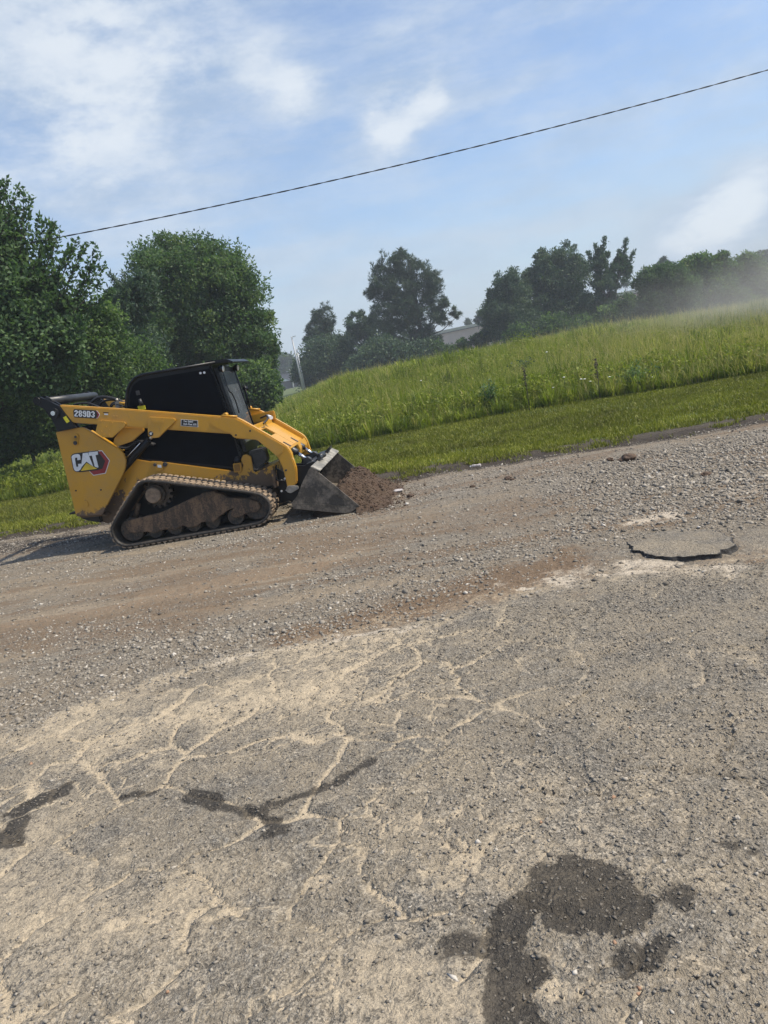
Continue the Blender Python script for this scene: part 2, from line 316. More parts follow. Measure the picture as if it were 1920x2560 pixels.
def mudmix(name, a, b_, rough, scale=9.0, lo=0.4, hi=0.6, streak=False):
    m, t, b = new_mat(name)
    tc = t.n.new('ShaderNodeTexCoord').outputs['Object']
    v = t.vmath('MULTIPLY', tc, (1.0, 1.0, 0.28)) if streak else tc
    n = t.noise(v, scale, 8, 0.72)
    n2 = t.noise(tc, scale * 7, 4, 0.7)
    f = t.ss(t.math('ADD', n, t.math('MULTIPLY', t.math('SUBTRACT', n2, 0.5), 0.5)), lo, hi)
    t.l.new(t.mix(f, a, b_), b.inputs['Base Color'])
    t.l.new(t.math('ADD', rough, t.math('MULTIPLY', f, 0.3)), b.inputs['Roughness'])
    bn = t.node('ShaderNodeBump', {'Height': n2, 'Strength': 0.6, 'Distance': 0.01})
    t.l.new(bn.outputs[0], b.inputs['Normal'])
    return m
M['rubber'] = mudmix('track_rubber', (0.018, 0.016, 0.014), (0.085, 0.068, 0.05), 0.55, 4, 0.42, 0.75)
M['lug'] = mudmix('track_lug_mud', (0.12, 0.085, 0.055), (0.30, 0.225, 0.155), 0.75, 6, 0.3, 0.62)
M['frame_mud'] = mudmix('track_frame_mud', (0.045, 0.030, 0.019), (0.20, 0.125, 0.072), 0.7, 8, 0.38, 0.66, True)
M['roller'] = mudmix('roller_mud', (0.020, 0.017, 0.014), (0.10, 0.072, 0.048), 0.5, 9)
M['bucket'] = mudmix('bucket_steel', (0.045, 0.038, 0.030), (0.20, 0.165, 0.125), 0.40, 3.6, 0.40, 0.66, False)
M['lip'] = mudmix('bucket_lip', (0.10, 0.095, 0.08), (0.32, 0.30, 0.26), 0.5, 7, 0.35, 0.65)

def leaf_mat(name, stops, trans=0.42, rough=0.55):
    m, t, b = new_mat(name)
    c = t.ramp(t.attr('tint'), stops)
    t.l.new(c, b.inputs['Base Color'])
    b.inputs['Roughness'].default_value = rough
    b.inputs['Specular IOR Level'].default_value = 0.25
    tr = t.node('ShaderNodeBsdfTranslucent', {'Color': t.mix(1.0, c, (1.3, 1.5, 0.8), 'MULTIPLY')})
    mx = t.node('ShaderNodeMixShader', {0: trans, 1: b.outputs[0], 2: tr.outputs[0]})
    t.l.new(mx.outputs[0], t.n['Material Output'].inputs[0])
    return m
M['leaf_maple'] = leaf_mat('leaf_maple', [(0, (0.039, 0.075, 0.036)), (0.6, (0.081, 0.140, 0.058)), (1, (0.156, 0.227, 0.104))])
M['leaf_oak'] = leaf_mat('leaf_oak', [(0, (0.042, 0.081, 0.036)), (0.6, (0.081, 0.140, 0.055)), (1, (0.150, 0.195, 0.072))])
M['leaf_dark'] = leaf_mat('leaf_dark', [(0, (0.030, 0.057, 0.038)), (0.6, (0.057, 0.100, 0.054)), (1, (0.108, 0.155, 0.074))], 0.25)
M['leaf_under'] = leaf_mat('leaf_under', [(0, (0.034, 0.065, 0.026)), (0.6, (0.075, 0.130, 0.044)), (1, (0.182, 0.254, 0.078))])
M['leaf_pine'] = leaf_mat('leaf_pine', [(0, (0.024, 0.046, 0.031)), (0.6, (0.049, 0.081, 0.047)), (1, (0.095, 0.132, 0.065))], 0.15)
M['leaf_pale'] = leaf_mat('leaf_pale', [(0, (0.034, 0.063, 0.034)), (0.6, (0.069, 0.115, 0.057)), (1, (0.115, 0.172, 0.092))])
M['grass_tall'] = leaf_mat('grass_tall', [(0, (0.062, 0.092, 0.014)), (0.45, (0.160, 0.200, 0.025)), (0.8, (0.255, 0.275, 0.048)), (1, (0.38, 0.32, 0.14))], 0.35)
M['grass_mown'] = leaf_mat('grass_mown', [(0, (0.085, 0.085, 0.018)), (0.5, (0.165, 0.172, 0.027)), (0.85, (0.25, 0.26, 0.040)), (1, (0.32, 0.25, 0.10))], 0.3)

# ---------------------------------------------------------------- object helpers
def tag(o, label=None, cat=None, group=None, kind=None):
    if label: o['label'] = label
    if cat: o['category'] = cat
    if group: o['group'] = group
    if kind: o['kind'] = kind
    return o

def empty(name, loc=(0, 0, 0), rz=0.0):
    o = bpy.data.objects.new(name, None)
    o.empty_display_size = 0.2
    o.location = loc; o.rotation_euler = (0, 0, rz)
    COL.objects.link(o)
    return o

def link(name, me, mat, parent=None):
    o = bpy.data.objects.new(name, me)
    if mat is not None: me.materials.append(mat)
    COL.objects.link(o)
    if parent is not None: o.parent = parent
    return o

def np_mesh(name, V, F, mat, parent=None, tint=None, smooth=False, attrs=None):
    """V (n,3); F (m,k) uniform polygons"""
    V = np.asarray(V, np.float32); F = np.asarray(F, np.int32)
    me = bpy.data.meshes.new(name)
    m, k = F.shape
    me.vertices.add(len(V)); me.vertices.foreach_set('co', V.ravel())
    me.loops.add(m * k); me.loops.foreach_set('vertex_index', F.ravel())
    me.polygons.add(m)
    me.polygons.foreach_set('loop_start', np.arange(0, m * k, k, dtype=np.int32))
    if smooth: me.polygons.foreach_set('use_smooth', np.ones(m, bool))
    me.update(calc_edges=True)
    for an, av in {**({'tint': tint} if tint is not None else {}), **(attrs or {})}.items():
        a = me.attributes.new(an, 'FLOAT', 'POINT')
        a.data.foreach_set('value', np.asarray(av, np.float32))
    return link(name, me, mat, parent)

class MB:
    """collects prisms, tubes and boxes in one bmesh"""
    def __init__(s): s.bm = bmesh.new()
    def prism(s, poly, t0, t1, bev=0.0, seg=2):
        """polygon in (x, z), extruded along y"""
        bm = bmesh.new()
        vs = [bm.verts.new((x, t0, z)) for x, z in poly]
        f = bm.faces.new(vs)
        r = bmesh.ops.extrude_face_region(bm, geom=[f])
        for v in [g for g in r['geom'] if isinstance(g, bmesh.types.BMVert)]:
            v.co.y = t1
        bmesh.ops.recalc_face_normals(bm, faces=bm.faces)
        if bev:
            bmesh.ops.bevel(bm, geom=list(bm.edges), offset=bev, segments=seg, affect='EDGES', clamp_overlap=True)
        s._merge(bm)
    def box(s, x0, x1, y0, y1, z0, z1, bev=0.0):
        s.prism([(x0, z0), (x1, z0), (x1, z1), (x0, z1)], y0, y1, bev)
    def tube(s, pts, radii, n=10, caps=True):
        bm = bmesh.new()
        pts = [Vector(p) for p in pts]
        if not isinstance(radii, (list, tuple)): radii = [radii] * len(pts)
        rings = []; up = None
        for i, p in enumerate(pts):
            d = (pts[min(i + 1, len(pts) - 1)] - pts[max(i - 1, 0)]).normalized()
            if up is None:
                up = d.orthogonal().normalized()
            up = (up - d * up.dot(d)).normalized()
            sd_ = d.cross(up)
            rings.append([bm.verts.new(p + (up * math.cos(a) + sd_ * math.sin(a)) * radii[i]) for a in [2 * math.pi * k / n for k in range(n)]])
        for a, b in zip(rings, rings[1:]):
            for k in range(n):
                f = bm.faces.new((a[k], a[(k + 1) % n], b[(k + 1) % n], b[k])); f.smooth = True
        if caps:
            bm.faces.new(list(reversed(rings[0]))); bm.faces.new(rings[-1])
        bmesh.ops.recalc_face_normals(bm, faces=bm.faces)
        s._merge(bm)
    def _merge(s, bm):
        me = bpy.data.meshes.new('tmp'); bm.to_mesh(me); bm.free()
        s.bm.from_mesh(me); bpy.data.meshes.remove(me)
    def build(s, name, mat, parent=None):
        me = bpy.data.meshes.new(name); s.bm.to_mesh(me); s.bm.free()
        return link(name, me, mat, parent)

def prism_obj(name, poly, t0, t1, mat, parent, bev=0.005):
    m = MB(); m.prism(poly, t0, t1, bev); return m.build(name, mat, parent)

def tube_obj(name, pts, r, mat, parent, n=12):
    m = MB(); m.tube(pts, r, n); return m.build(name, mat, parent)

# ---------------------------------------------------------------- noise and distance fields (numpy)
def vnoise(x, y, freq, seed=0):
    g = np.random.default_rng(seed).random((256, 256)).astype(np.float32)
    u = np.asarray(x) * freq + 1000.3; v = np.asarray(y) * freq + 1000.7
    i = np.floor(u).astype(int); j = np.floor(v).astype(int)
    fu = u - i; fv = v - j
    fu = fu * fu * (3 - 2 * fu); fv = fv * fv * (3 - 2 * fv)
    a = g[i % 256, j % 256]; b = g[(i + 1) % 256, j % 256]
    c = g[i % 256, (j + 1) % 256]; d = g[(i + 1) % 256, (j + 1) % 256]
    return (a * (1 - fu) + b * fu) * (1 - fv) + (c * (1 - fu) + d * fu) * fv

def fbm(x, y, freq, octv=4, seed=0, gain=0.55):
    t = 0; a = 1.0; s = 0
    for k in range(octv):
        t = t + a * vnoise(x, y, freq * 2 ** k, seed + k * 17); s += a; a *= gain
    return t / s

def sst(v, lo, hi):
    t = np.clip((v - lo) / (hi - lo), 0, 1); return t * t * (3 - 2 * t)

def pdist(x, y, pts):
    """distance to a polyline (or point)"""
    pts = [np.array(p, float) for p in pts]
    if len(pts) == 1: return np.hypot(x - pts[0][0], y - pts[0][1])
    best = np.full(np.shape(x), 1e9)
    for a, b in zip(pts, pts[1:]):
        d = b - a; L = d @ d
        t = np.clip(((x - a[0]) * d[0] + (y - a[1]) * d[1]) / L, 0, 1)
        best = np.minimum(best, np.hypot(x - a[0] - t * d[0], y - a[1] - t * d[1]))
    return best

EDGE = [(-40, 19.0), (-14, 15.0), (-9.5, 14.1), (-6.6, 13.35), (-3.0, 12.6), (0.1, 11.95), (1.55, 11.45), (3.5, 10.95), (5.55, 10.6), (9, 9.9), (40, 4.2)]
TALL = [(-40, 25.0), (-14, 21.6), (-9.7, 20.4), (-5, 19.6), (-1.2, 18.7), (3.7, 18.3), (5.4, 17.8), (8.7, 16.8), (14, 15.6), (40, 10.0)]
BND = [(-40, 1.0), (-6, 2.6), (-2.72, 4.08), (-1.83, 4.56), (-1.12, 4.83), (-0.05, 4.72), (0.79, 4.93), (1.34, 4.93), (2.43, 4.85), (6, 4.9), (40, 4.0)]
def line_y(L, x): return np.interp(x, [p[0] for p in L], [p[1] for p in L])

O0 = np.array([-3.5167, 10.0131]); TH = R(5.5)
AX = np.array([math.cos(TH), -math.sin(TH)]); LT = np.array([math.sin(TH), math.cos(TH)])
def to_st(x, y):
    dx = x - O0[0]; dy = y - O0[1]
    return dx * AX[0] + dy * AX[1], dx * LT[0] + dy * LT[1]

def edge_y(x):
    return line_y(EDGE, x) + (fbm(x, x * 0, 1.3, 4, 5) - 0.5) * 0.5

def terrain_z(x, y):
    e = edge_y(x)
    d = y - e
    base = -0.14 + 0.15 * sst(d, -0.12, 0.22)
    rise_r = 0.85 - 0.35 * sst(x / np.maximum(y, 5), 0.28, 0.5) - 0.80 * sst(-x / np.maximum(y, 5), 0.0, 0.13)
    far = rise_r * sst(y, 18.5, 33)
    bump = (fbm(x, y, 0.5, 3, 9) - 0.5) * 0.10 * sst(d, 0, 1.5)
    return base + far * sst(d, 4, 9) + bump

# ---------------------------------------------------------------- ground
def axis(parts):
    out = []
    for a, b, s in parts:
        out.append(np.arange(a, b, s))
    out.append(np.array([parts[-1][1]]))
    return np.concatenate(out)

def grid_mesh(name, xs, ys, zf, mat, attrs=None, kind='structure'):
    X, Y = np.meshgrid(xs, ys)
    x = X.ravel(); y = Y.ravel()
    z = zf(x, y)
    nx = len(xs); ny = len(ys)
    i = np.arange(nx - 1)[None, :] + nx * np.arange(ny - 1)[:, None]
    i = i.ravel()
    F = np.stack([i, i + 1, i + 1 + nx, i + nx], 1)
    A = attrs(x, y) if attrs else None
    o = np_mesh(name, np.stack([x, y, z], 1), F, mat, None, None, True, A)
    o['kind'] = kind
    return o

# soil / meadow ground sheet
m, t, b = new_mat('meadow_soil')
tc = t.n.new('ShaderNodeTexCoord').outputs['Object']
n1 = t.noise(tc, 1.2, 8, 0.7); n2 = t.noise(tc, 22, 5, 0.7)
gcol = t.mix(n1, (0.05, 0.075, 0.018), (0.10, 0.125, 0.03))
scol = t.mix(n2, (0.026, 0.021, 0.015), (0.085, 0.068, 0.050))
c = t.mix(t.ss(t.math('ADD', t.attr('verge'), t.math('MULTIPLY', t.math('SUBTRACT', n2, 0.5), 0.9)), 0.35, 0.65), gcol, scol)
t.l.new(c, b.inputs['Base Color']); b.inputs['Roughness'].default_value = 0.95
bn = t.node('ShaderNodeBump', {'Height': n2, 'Strength': 1.0, 'Distance': 0.03}); t.l.new(bn.outputs[0], b.inputs['Normal'])
M['soil'] = m
xs = axis([(-600, -60, 30), (-60, -14, 2), (-14, 14, 0.12), (14, 60, 2), (60, 601, 30)])
ys = axis([(-60, 8, 4), (8, 16, 0.07), (16, 24, 0.25), (24, 60, 2), (60, 901, 30)])
def verge_attr(x, y):
    d = y - edge_y(x)
    return {'verge': 1 - sst(d, 0.15, 0.9)}
def tz(x, y):
    return terrain_z(x, y) + (fbm(x, y, 6, 3, 31) - 0.5) * 0.09 * (1 - sst(y - edge_y(x), 0.3, 1.2))
ground = grid_mesh('ground', xs, ys, tz, M['soil'], verge_attr)

# --- the worn road: broken asphalt, gravel, sand and dirt
def cell_edges(x, y, size, seed):
    """distance to the borders of irregular polygons (old crazed asphalt)"""
    wx = x + (fbm(x, y, 2.2, 3, seed + 3) - 0.5) * 0.42; wy = y + (fbm(x, y, 2.2, 3, seed + 9) - 0.5) * 0.42
    u = wx / size; v = wy / size
    iu = np.floor(u).astype(int); iv = np.floor(v).astype(int)
    J = np.random.default_rng(seed).random((64, 64, 2))
    f1 = np.full(x.shape, 1e9); f2 = np.full(x.shape, 1e9)
    for du in (-1, 0, 1):
        for dv in (-1, 0, 1):
            j = J[(iu + du) % 64, (iv + dv) % 64]
            d = np.hypot(iu + du + j[:, 0] - u, iv + dv + j[:, 1] - v)
            nf2 = np.where(d < f1, f1, np.minimum(f2, d)); f1 = np.minimum(f1, d); f2 = nf2
    return (f2 - f1) * size

def seg_mask(x, y, pts, rad, soft, wob=0.12, seed=50, freq=5.0, gain=0.55):
    wx = x + (fbm(x, y, freq * 0.8, 4, seed + 301, 0.6) - 0.5) * wob * 2.0; wy = y + (fbm(x, y, freq * 0.8, 4, seed + 402, 0.6) - 0.5) * wob * 2.0
    d = pdist(wx, wy, pts) + (fbm(x, y, freq, 5, seed, gain) - 0.5) * wob * 1.4
    return 1 - sst(d, rad - soft, rad + soft)

def inside_poly(x, y, poly):
    ins = np.zeros(x.shape, bool); n = len(poly)
    for i in range(n):
        x1, y1 = poly[i]; x2, y2 = poly[(i + 1) % n]
        c = ((y1 > y) != (y2 > y)) & (x < (x2 - x1) * (y - y1) / (y2 - y1 + 1e-12) + x1)
        ins ^= c
    return ins

def road_fields(x, y):
    by = line_y(BND, x) + (fbm(x, y, 1.6, 4, 71) - 0.5) * 0.7
    grav = sst(y - by, -0.18, 0.25) * (1 - 0.9 * seg_mask(x, y, [(2.75, 5.35), (3.2, 5.3)], 0.28, 0.08, 0.1, 173, 5))                       # 0 old asphalt, 1 loose gravel zone
    ce = cell_edges(x, y, 0.50, 11)
    ce2 = cell_edges(x + 3.1, y + 1.7, 0.33, 12)
    wid = 0.010 + 0.050 * sst(fbm(x, y, 1.1, 3, 77), 0.38, 0.68)
    left = sst(-x, -1.2, 0.6)
    crack = (0.86 * (1 - sst(ce, 0, wid * 1.3)) + 0.30 * (1 - sst(ce, 0, wid * 3.6))) * (0.55 + 0.9 * (fbm(x, y, 5, 3, 41) - 0.2)) * (0.40 + 0.60 * left) * sst(fbm(x, y, 0.8, 2, 40), 0.25, 0.45)
    crack = np.maximum(crack, (0.45 * (1 - sst(ce2, 0.0, 0.030)) + 0.25 * (1 - sst(ce2, 0.0, 0.08))) * sst(fbm(x, y, 0.9, 3, 78), 0.47, 0.62) * (0.3 + 0.7 * left))
    ce3 = cell_edges(x + 5.2, y + 0.4, 0.19, 14)
    crack = np.maximum(crack, 0.84 * (1 - sst(ce3, 0.0, 0.034)) * (0.35 + 0.65 * sst(fbm(x, y, 1.4, 3, 79), 0.38, 0.6)) * (0.35 + 0.65 * left))
    for nm, w in (('crackline', 0.020), ('crackline2', 0.018)):
        crack = np.maximum(crack, seg_mask(x, y, FEAT[nm], w, w * 2.2, 0.11, 60, 7) * 0.85 * (0.55 + 0.45 * sst(fbm(x, y, 2.2, 2, 61), 0.35, 0.55)))
    sandb = seg_mask(x, y, FEAT['sandbig'], 0.34, 0.50, 0.34, 61, 4) * (0.46 + 0.50 * fbm(x, y, 4.5, 4, 161))
    sandb = np.maximum(sandb, seg_mask(x, y, FEAT['sandbig2'], 0.28, 0.4, 0.3, 62, 4) * 0.58)
    sandb = np.maximum(sandb, seg_mask(x, y, FEAT['boundary'], 0.12, 0.14, 0.2, 63, 4) * 0.66 * sst(-x, -1.6, 0.2))
    haze_s = 0.46 * sst(fbm(x, y, 0.9, 4, 64), 0.42, 0.7) * (1 - grav) * (0.35 + 0.65 * left)
    sand = np.maximum.reduce([crack * (1 - grav), sandb, haze_s])
    sand = np.maximum(sand, 0.62 * seg_mask(x, y, [(-0.6, 4.98), (0.4, 5.08), (1.3, 5.15), (2.3, 5.0), (3.4, 5.0)], 0.18, 0.30, 0.24, 174, 4) * (0.4 + 0.8 * fbm(x, y, 4, 4, 175)))
    cream = np.maximum.reduce([
        seg_mask(x, y, FEAT['cream'], 0.045, 0.09, 0.16, 65, 6) * 0.80,
        seg_mask(x, y, FEAT['cream2'], 0.13, 0.20, 0.34, 66, 5) * 0.72,
        seg_mask(x, y, FEAT['cream2'], 0.02, 0.05, 0.16, 166, 8) * 0.9,
        seg_mask(x, y, FEAT['cream3'], 0.07, 0.10, 0.22, 67, 5) * 0.85,
        seg_mask(x, y, FEAT['tan1'], 0.20, 0.2, 0.25, 68, 4) * 0.55])
    brown = np.maximum.reduce([
        seg_mask(x, y, FEAT['brown1'], 0.32, 0.26, 0.28, 69, 3) * 0.95,
        seg_mask(x, y, FEAT['brown2'], 0.45, 0.35, 0.4, 70, 2) * 0.55,
        seg_mask(x, y, FEAT['brown3'], 0.12, 0.1, 0.15, 72, 4) * 0.8,
        seg_mask(x, y, [(1.1, 5.15), (1.6, 5.35), (2.0, 5.05), (2.7, 4.95)], 0.16, 0.2, 0.25, 172, 4) * 0.55,
        0.55 * grav * sst(fbm(x, y, 0.55, 4, 73), 0.46, 0.68)])
    rut = seg_mask(x, y, [(-12, 8.9), (-4.5, 8.3), (-1.5, 8.15), (0.5, 8.6)], 0.55, 0.5, 0.3, 74, 1.5)
    rut2 = seg_mask(x, y, [(-12, 7.5), (-4.5, 7.0), (-2, 6.9), (-0.5, 7.2)], 0.4, 0.35, 0.3, 75, 1.5)
    tan = np.maximum.reduce([rut * 0.65, rut2 * 0.85, seg_mask(x, y, FEAT['tan2'], 0.3, 0.3, 0.3, 76, 2) * 0.8])
    su = x * 0.992 - (y - 8) * 0.12; sv = y + 0.12 * x
    lane = fbm(su * 0.16, sv, 2.4, 4, 190, 0.6)
    tan = np.maximum(tan, 0.75 * sst(lane, 0.50, 0.66) * sst(y - by, 0.5, 1.2) * (1 - sst(x, 0.5, 2.5)))
    brown = np.maximum(brown, 0.55 * sst(lane, 0.46, 0.34) * sst(y - by, 0.5, 1.2))
    ey = edge_y(x)
    tan = np.maximum(tan, (1 - sst(np.abs(ey - y - 0.55 - (fbm(x, y, 0.7, 3, 80) - .5) * .5), 0.05, 0.42)) * 0.55)
    pads = (1 - sst(ey - y, 0.20, 0.62))                   # dark verge mud
    pads = np.maximum(pads, seg_mask(x, y, [(-12, 14.6), (-7.5, 12.6), (-4.4, 11.6)], 0.55, 0.4, 0.5, 79, 2) * 0.75)
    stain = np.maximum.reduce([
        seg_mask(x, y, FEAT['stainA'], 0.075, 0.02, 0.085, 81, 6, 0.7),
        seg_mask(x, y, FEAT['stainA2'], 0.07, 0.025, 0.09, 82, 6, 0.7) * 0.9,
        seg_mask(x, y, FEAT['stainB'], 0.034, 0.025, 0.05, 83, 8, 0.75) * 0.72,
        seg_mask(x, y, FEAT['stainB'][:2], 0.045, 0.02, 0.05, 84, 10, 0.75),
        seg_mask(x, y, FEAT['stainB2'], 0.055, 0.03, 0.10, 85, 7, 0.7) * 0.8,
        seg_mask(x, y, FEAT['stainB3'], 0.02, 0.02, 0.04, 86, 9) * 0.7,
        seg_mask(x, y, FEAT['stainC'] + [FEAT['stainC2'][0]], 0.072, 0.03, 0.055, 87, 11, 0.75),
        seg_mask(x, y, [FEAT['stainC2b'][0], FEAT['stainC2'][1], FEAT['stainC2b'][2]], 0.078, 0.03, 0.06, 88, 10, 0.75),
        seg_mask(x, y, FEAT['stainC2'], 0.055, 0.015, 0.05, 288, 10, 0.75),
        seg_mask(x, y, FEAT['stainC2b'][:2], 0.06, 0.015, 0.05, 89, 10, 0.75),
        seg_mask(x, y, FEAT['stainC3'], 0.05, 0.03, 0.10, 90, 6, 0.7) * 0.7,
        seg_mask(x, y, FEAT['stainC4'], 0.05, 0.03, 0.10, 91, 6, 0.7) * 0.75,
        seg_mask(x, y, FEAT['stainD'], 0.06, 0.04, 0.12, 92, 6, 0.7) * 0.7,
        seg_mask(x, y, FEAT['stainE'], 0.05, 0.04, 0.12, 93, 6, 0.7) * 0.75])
    fine_crack = (1 - sst(cell_edges(x + 7.3, y + 2.9, 0.75, 21), 0.0, 0.012)) * sst(x, -1.0, 1.0) * (1 - grav) * sst(fbm(x, y, 1.3, 2, 95), 0.45, 0.6)
    return dict(grav=grav, sand=np.clip(sand, 0, 1), cream=cream, brown=brown, tan=tan, verge=pads, stain=stain, crack=fine_crack)

def road_z(x, y):
    z = (fbm(x, y, 0.6, 3, 1) - 0.5) * 0.035
    z = z + (fbm(x, y, 4.0, 3, 2) - 0.5) * 0.018
    z = z + (fbm(x, y, 12.0, 2, 4) - 0.5) * 0.012 + (fbm(x, y, 26.0, 2, 3) - 0.5) * 0.016 * (1 - sst(y, 5, 9) * 0.5)
    ce = cell_edges(x, y, 0.50, 11)
    z = z - 0.010 * (1 - sst(ce, 0.0, 0.05)) * (1 - sst(y, 4.5, 5.2))
    z = z - 0.014 * (1 - sst(cell_edges(x + 7.3, y + 2.9, 0.75, 21), 0.0, 0.02)) * sst(x, -1.0, 1.0) * (1 - sst(y, 4.4, 5))
    by = line_y(BND, x)
    z = z - 0.02 * sst(y - by, 0, 0.3)
    # sunk where the machine stands and has scraped
    s, tt = to_st(x, y)
    mach = sst(s, -1.2, -0.3) * (1 - sst(s, 3.8, 4.6)) * sst(tt, -1.0, -0.35) * (1 - sst(tt, 2.4, 3.0))
    z = z * (1 - mach * 0.85) - 0.052 * mach
    # hollow in front of the asphalt slab
    z = z - 0.014 * (1 - sst(np.hypot((x - 2.2) / 0.50, (y - 5.12) / 0.20), 0.5, 1.3))
    stain_h = (1 - sst(pdist(x, y, FEAT['stainC']), 0.05, 0.10))
    z = z - 0.008 * stain_h
    lane = fbm((x * 0.992 - (y - 8) * 0.12) * 0.16, y + 0.12 * x, 2.4, 4, 190, 0.6)
    z = z - 0.045 * (lane - 0.5) * sst(y - by, 0.5, 1.2) * (1 - mach)
    # ridges of loosened soil along the verge
    ey = edge_y(x)
    z = z + (fbm(x, y, 5.0, 4, 8) - 0.35) * 0.11 * (1 - sst(np.abs(ey - y - 0.05), 0.05, 0.42))
    z = z - 0.20 * sst(y - ey, 0.18, 0.5)
    return z

m, t, b = new_mat('worn_road')
tc = t.n.new('ShaderNodeTexCoord').outputs['Object']
flat = t.vmath('MULTIPLY', tc, (1, 1, 0.3))
wv = t.vmath('SCALE', t.vmath('SUBTRACT', t.noise(flat, 30, 3, 0.6, 'Color'), (0.5, 0.5, 0.5)), scale=0.022)
pv = t.vmath('ADD', flat, wv)
vo = t.voro(pv, 64.0); vo2 = t.voro(pv, 150.0); vo3 = t.voro(pv, 34.0)
def val(c_): return t.node('ShaderNodeSeparateColor', {'Color': c_}).outputs[0]
r1 = val(vo.outputs['Color']); r2 = val(vo2.outputs['Color']); r3 = val(vo3.outputs['Color'])
dn = vo.outputs['Distance']; dn2 = vo2.outputs['Distance']
big = t.noise(flat, 0.9, 5, 0.6); mid = t.noise(flat, 7, 5, 0.65); fin_ = t.noise(flat, 140, 3, 0.6)
coarse = t.noise(flat, 22, 5, 0.7); mm = t.noise(flat, 55, 4, 0.7)
stone = t.ramp(r1, [(0.0, (0.12, 0.109, 0.092)), (0.35, (0.215, 0.193, 0.160)), (0.8, (0.295, 0.264, 0.218)), (0.95, (0.39, 0.355, 0.30)), (1.0, (0.50, 0.47, 0.42))])
grit = t.ramp(r2, [(0.0, (0.11, 0.098, 0.080)), (0.5, (0.235, 0.21, 0.172)), (1.0, (0.41, 0.37, 0.305))])
asph = t.mix(0.62, stone, grit)
asph = t.mix(t.math('MULTIPLY', t.ss(t.math('ADD', t.math('MULTIPLY', mm, 0.6), t.math('MULTIPLY', coarse, 0.4)), 0.53, 0.40), 0.85), asph, (0.07, 0.064, 0.055))
asph = t.mix(t.math('MULTIPLY', t.ss(t.noise(flat, 2.6, 6, 0.7), 0.34, 0.62), 0.58), asph, (0.37, 0.305, 0.215))
asph = t.mix(t.math('MULTIPLY', t.ss(big, 0.35, 0.7), 0.25), asph, (0.15, 0.138, 0.122))
gravc = t.mix(0.5, grit, t.ramp(r3, [(0.0, (0.075, 0.066, 0.054)), (0.5, (0.195, 0.172, 0.138)), (1.0, (0.36, 0.325, 0.265))]))
gravc = t.mix(t.math('MULTIPLY', t.ss(t.noise(flat, 1.7, 6, 0.7), 0.3, 0.65), 0.65), gravc, (0.235, 0.185, 0.128))
col = t.mix(t.attr('grav'), asph, gravc)
wob = t.math('MULTIPLY', t.math('SUBTRACT', r2, 0.5), 0.22)
for nn, kk in ((coarse, 0.9), (mid, 0.7), (mm, 0.6), (fin_, 0.3)):
    wob = t.math('ADD', wob, t.math('MULTIPLY', t.math('SUBTRACT', nn, 0.5), kk))
def mask(name, lo=0.25, hi=0.80):
    a = t.attr(name)
    return t.math('MULTIPLY', t.ss(t.math('ADD', a, wob), lo, hi), t.ss(a, 0.02, 0.14))
tanc = t.mix(coarse, (0.19, 0.148, 0.102), (0.36, 0.29, 0.205))
sandc = t.mix(coarse, (0.37, 0.30, 0.205), (0.56, 0.465, 0.335))
brownc = t.mix(coarse, (0.090, 0.057, 0.032), (0.27, 0.180, 0.108))
creamc = t.mix(mm, (0.38, 0.32, 0.245), (0.62, 0.54, 0.43))
vergec = t.mix(coarse, (0.026, 0.020, 0.015), (0.085, 0.068, 0.052))
col = t.mix(t.math('MULTIPLY', mask('tan', 0.10, 0.9), 0.82), col, tanc)
col = t.mix(t.math('MULTIPLY', mask('brown', 0.15, 0.85), 0.85), col, brownc)
col = t.mix(t.math('MULTIPLY', mask('sand', 0.22, 0.78), 0.90), col, sandc)
col = t.mix(t.math('MULTIPLY', mask('cream', 0.28, 0.80), 0.85), col, creamc)
col = t.mix(mask('verge', 0.30, 0.75), col, vergec)
col = t.mix(t.math('MULTIPLY', t.attr('crack'), 0.8), col, (0.035, 0.03, 0.026))
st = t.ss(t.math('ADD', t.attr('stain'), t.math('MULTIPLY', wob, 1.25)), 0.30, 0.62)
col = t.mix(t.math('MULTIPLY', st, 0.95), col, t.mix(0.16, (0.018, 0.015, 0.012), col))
t.l.new(col, b.inputs['Base Color'])
t.l.new(t.math('SUBTRACT', 0.92, t.math('MULTIPLY', st, 0.22)), b.inputs['Roughness'])
b.inputs['Specular IOR Level'].default_value = 0.3
soft = t.math('SUBTRACT', 1.0, t.math('MULTIPLY', t.math('MAXIMUM', mask('sand'), t.math('MAXIMUM', mask('cream'), mask('tan', 0.4, 0.8))), 0.72))
h = t.math('ADD', t.math('MULTIPLY', t.math('SUBTRACT', 1.0, dn), 0.30), t.math('MULTIPLY', r1, 0.30))
h = t.math('ADD', h, t.math('MULTIPLY', mm, 0.9))
h = t.math('ADD', h, t.math('MULTIPLY', fin_, 0.25))
h = t.math('ADD', t.math('MULTIPLY', h, soft), t.math('MULTIPLY', coarse, 1.6))
bn = t.node('ShaderNodeBump', {'Height': h, 'Strength': 1.0, 'Distance': 0.022})
t.l.new(bn.outputs[0], b.inputs['Normal'])
M['road'] = m
xs = axis([(-30, -9, 0.6), (-9, -5, 0.05), (-5, -2.6, 0.03), (-2.6, 3.2, 0.016), (3.2, 7, 0.035), (7, 10, 0.08), (10, 30.01, 0.6)])
ys = axis([(-20, 0.5, 0.8), (0.5, 4.2, 0.014), (4.2, 7, 0.02), (7, 15, 0.04), (15, 22.01, 0.2)])
road = grid_mesh('road', xs, ys, road_z, M['road'], road_fields)

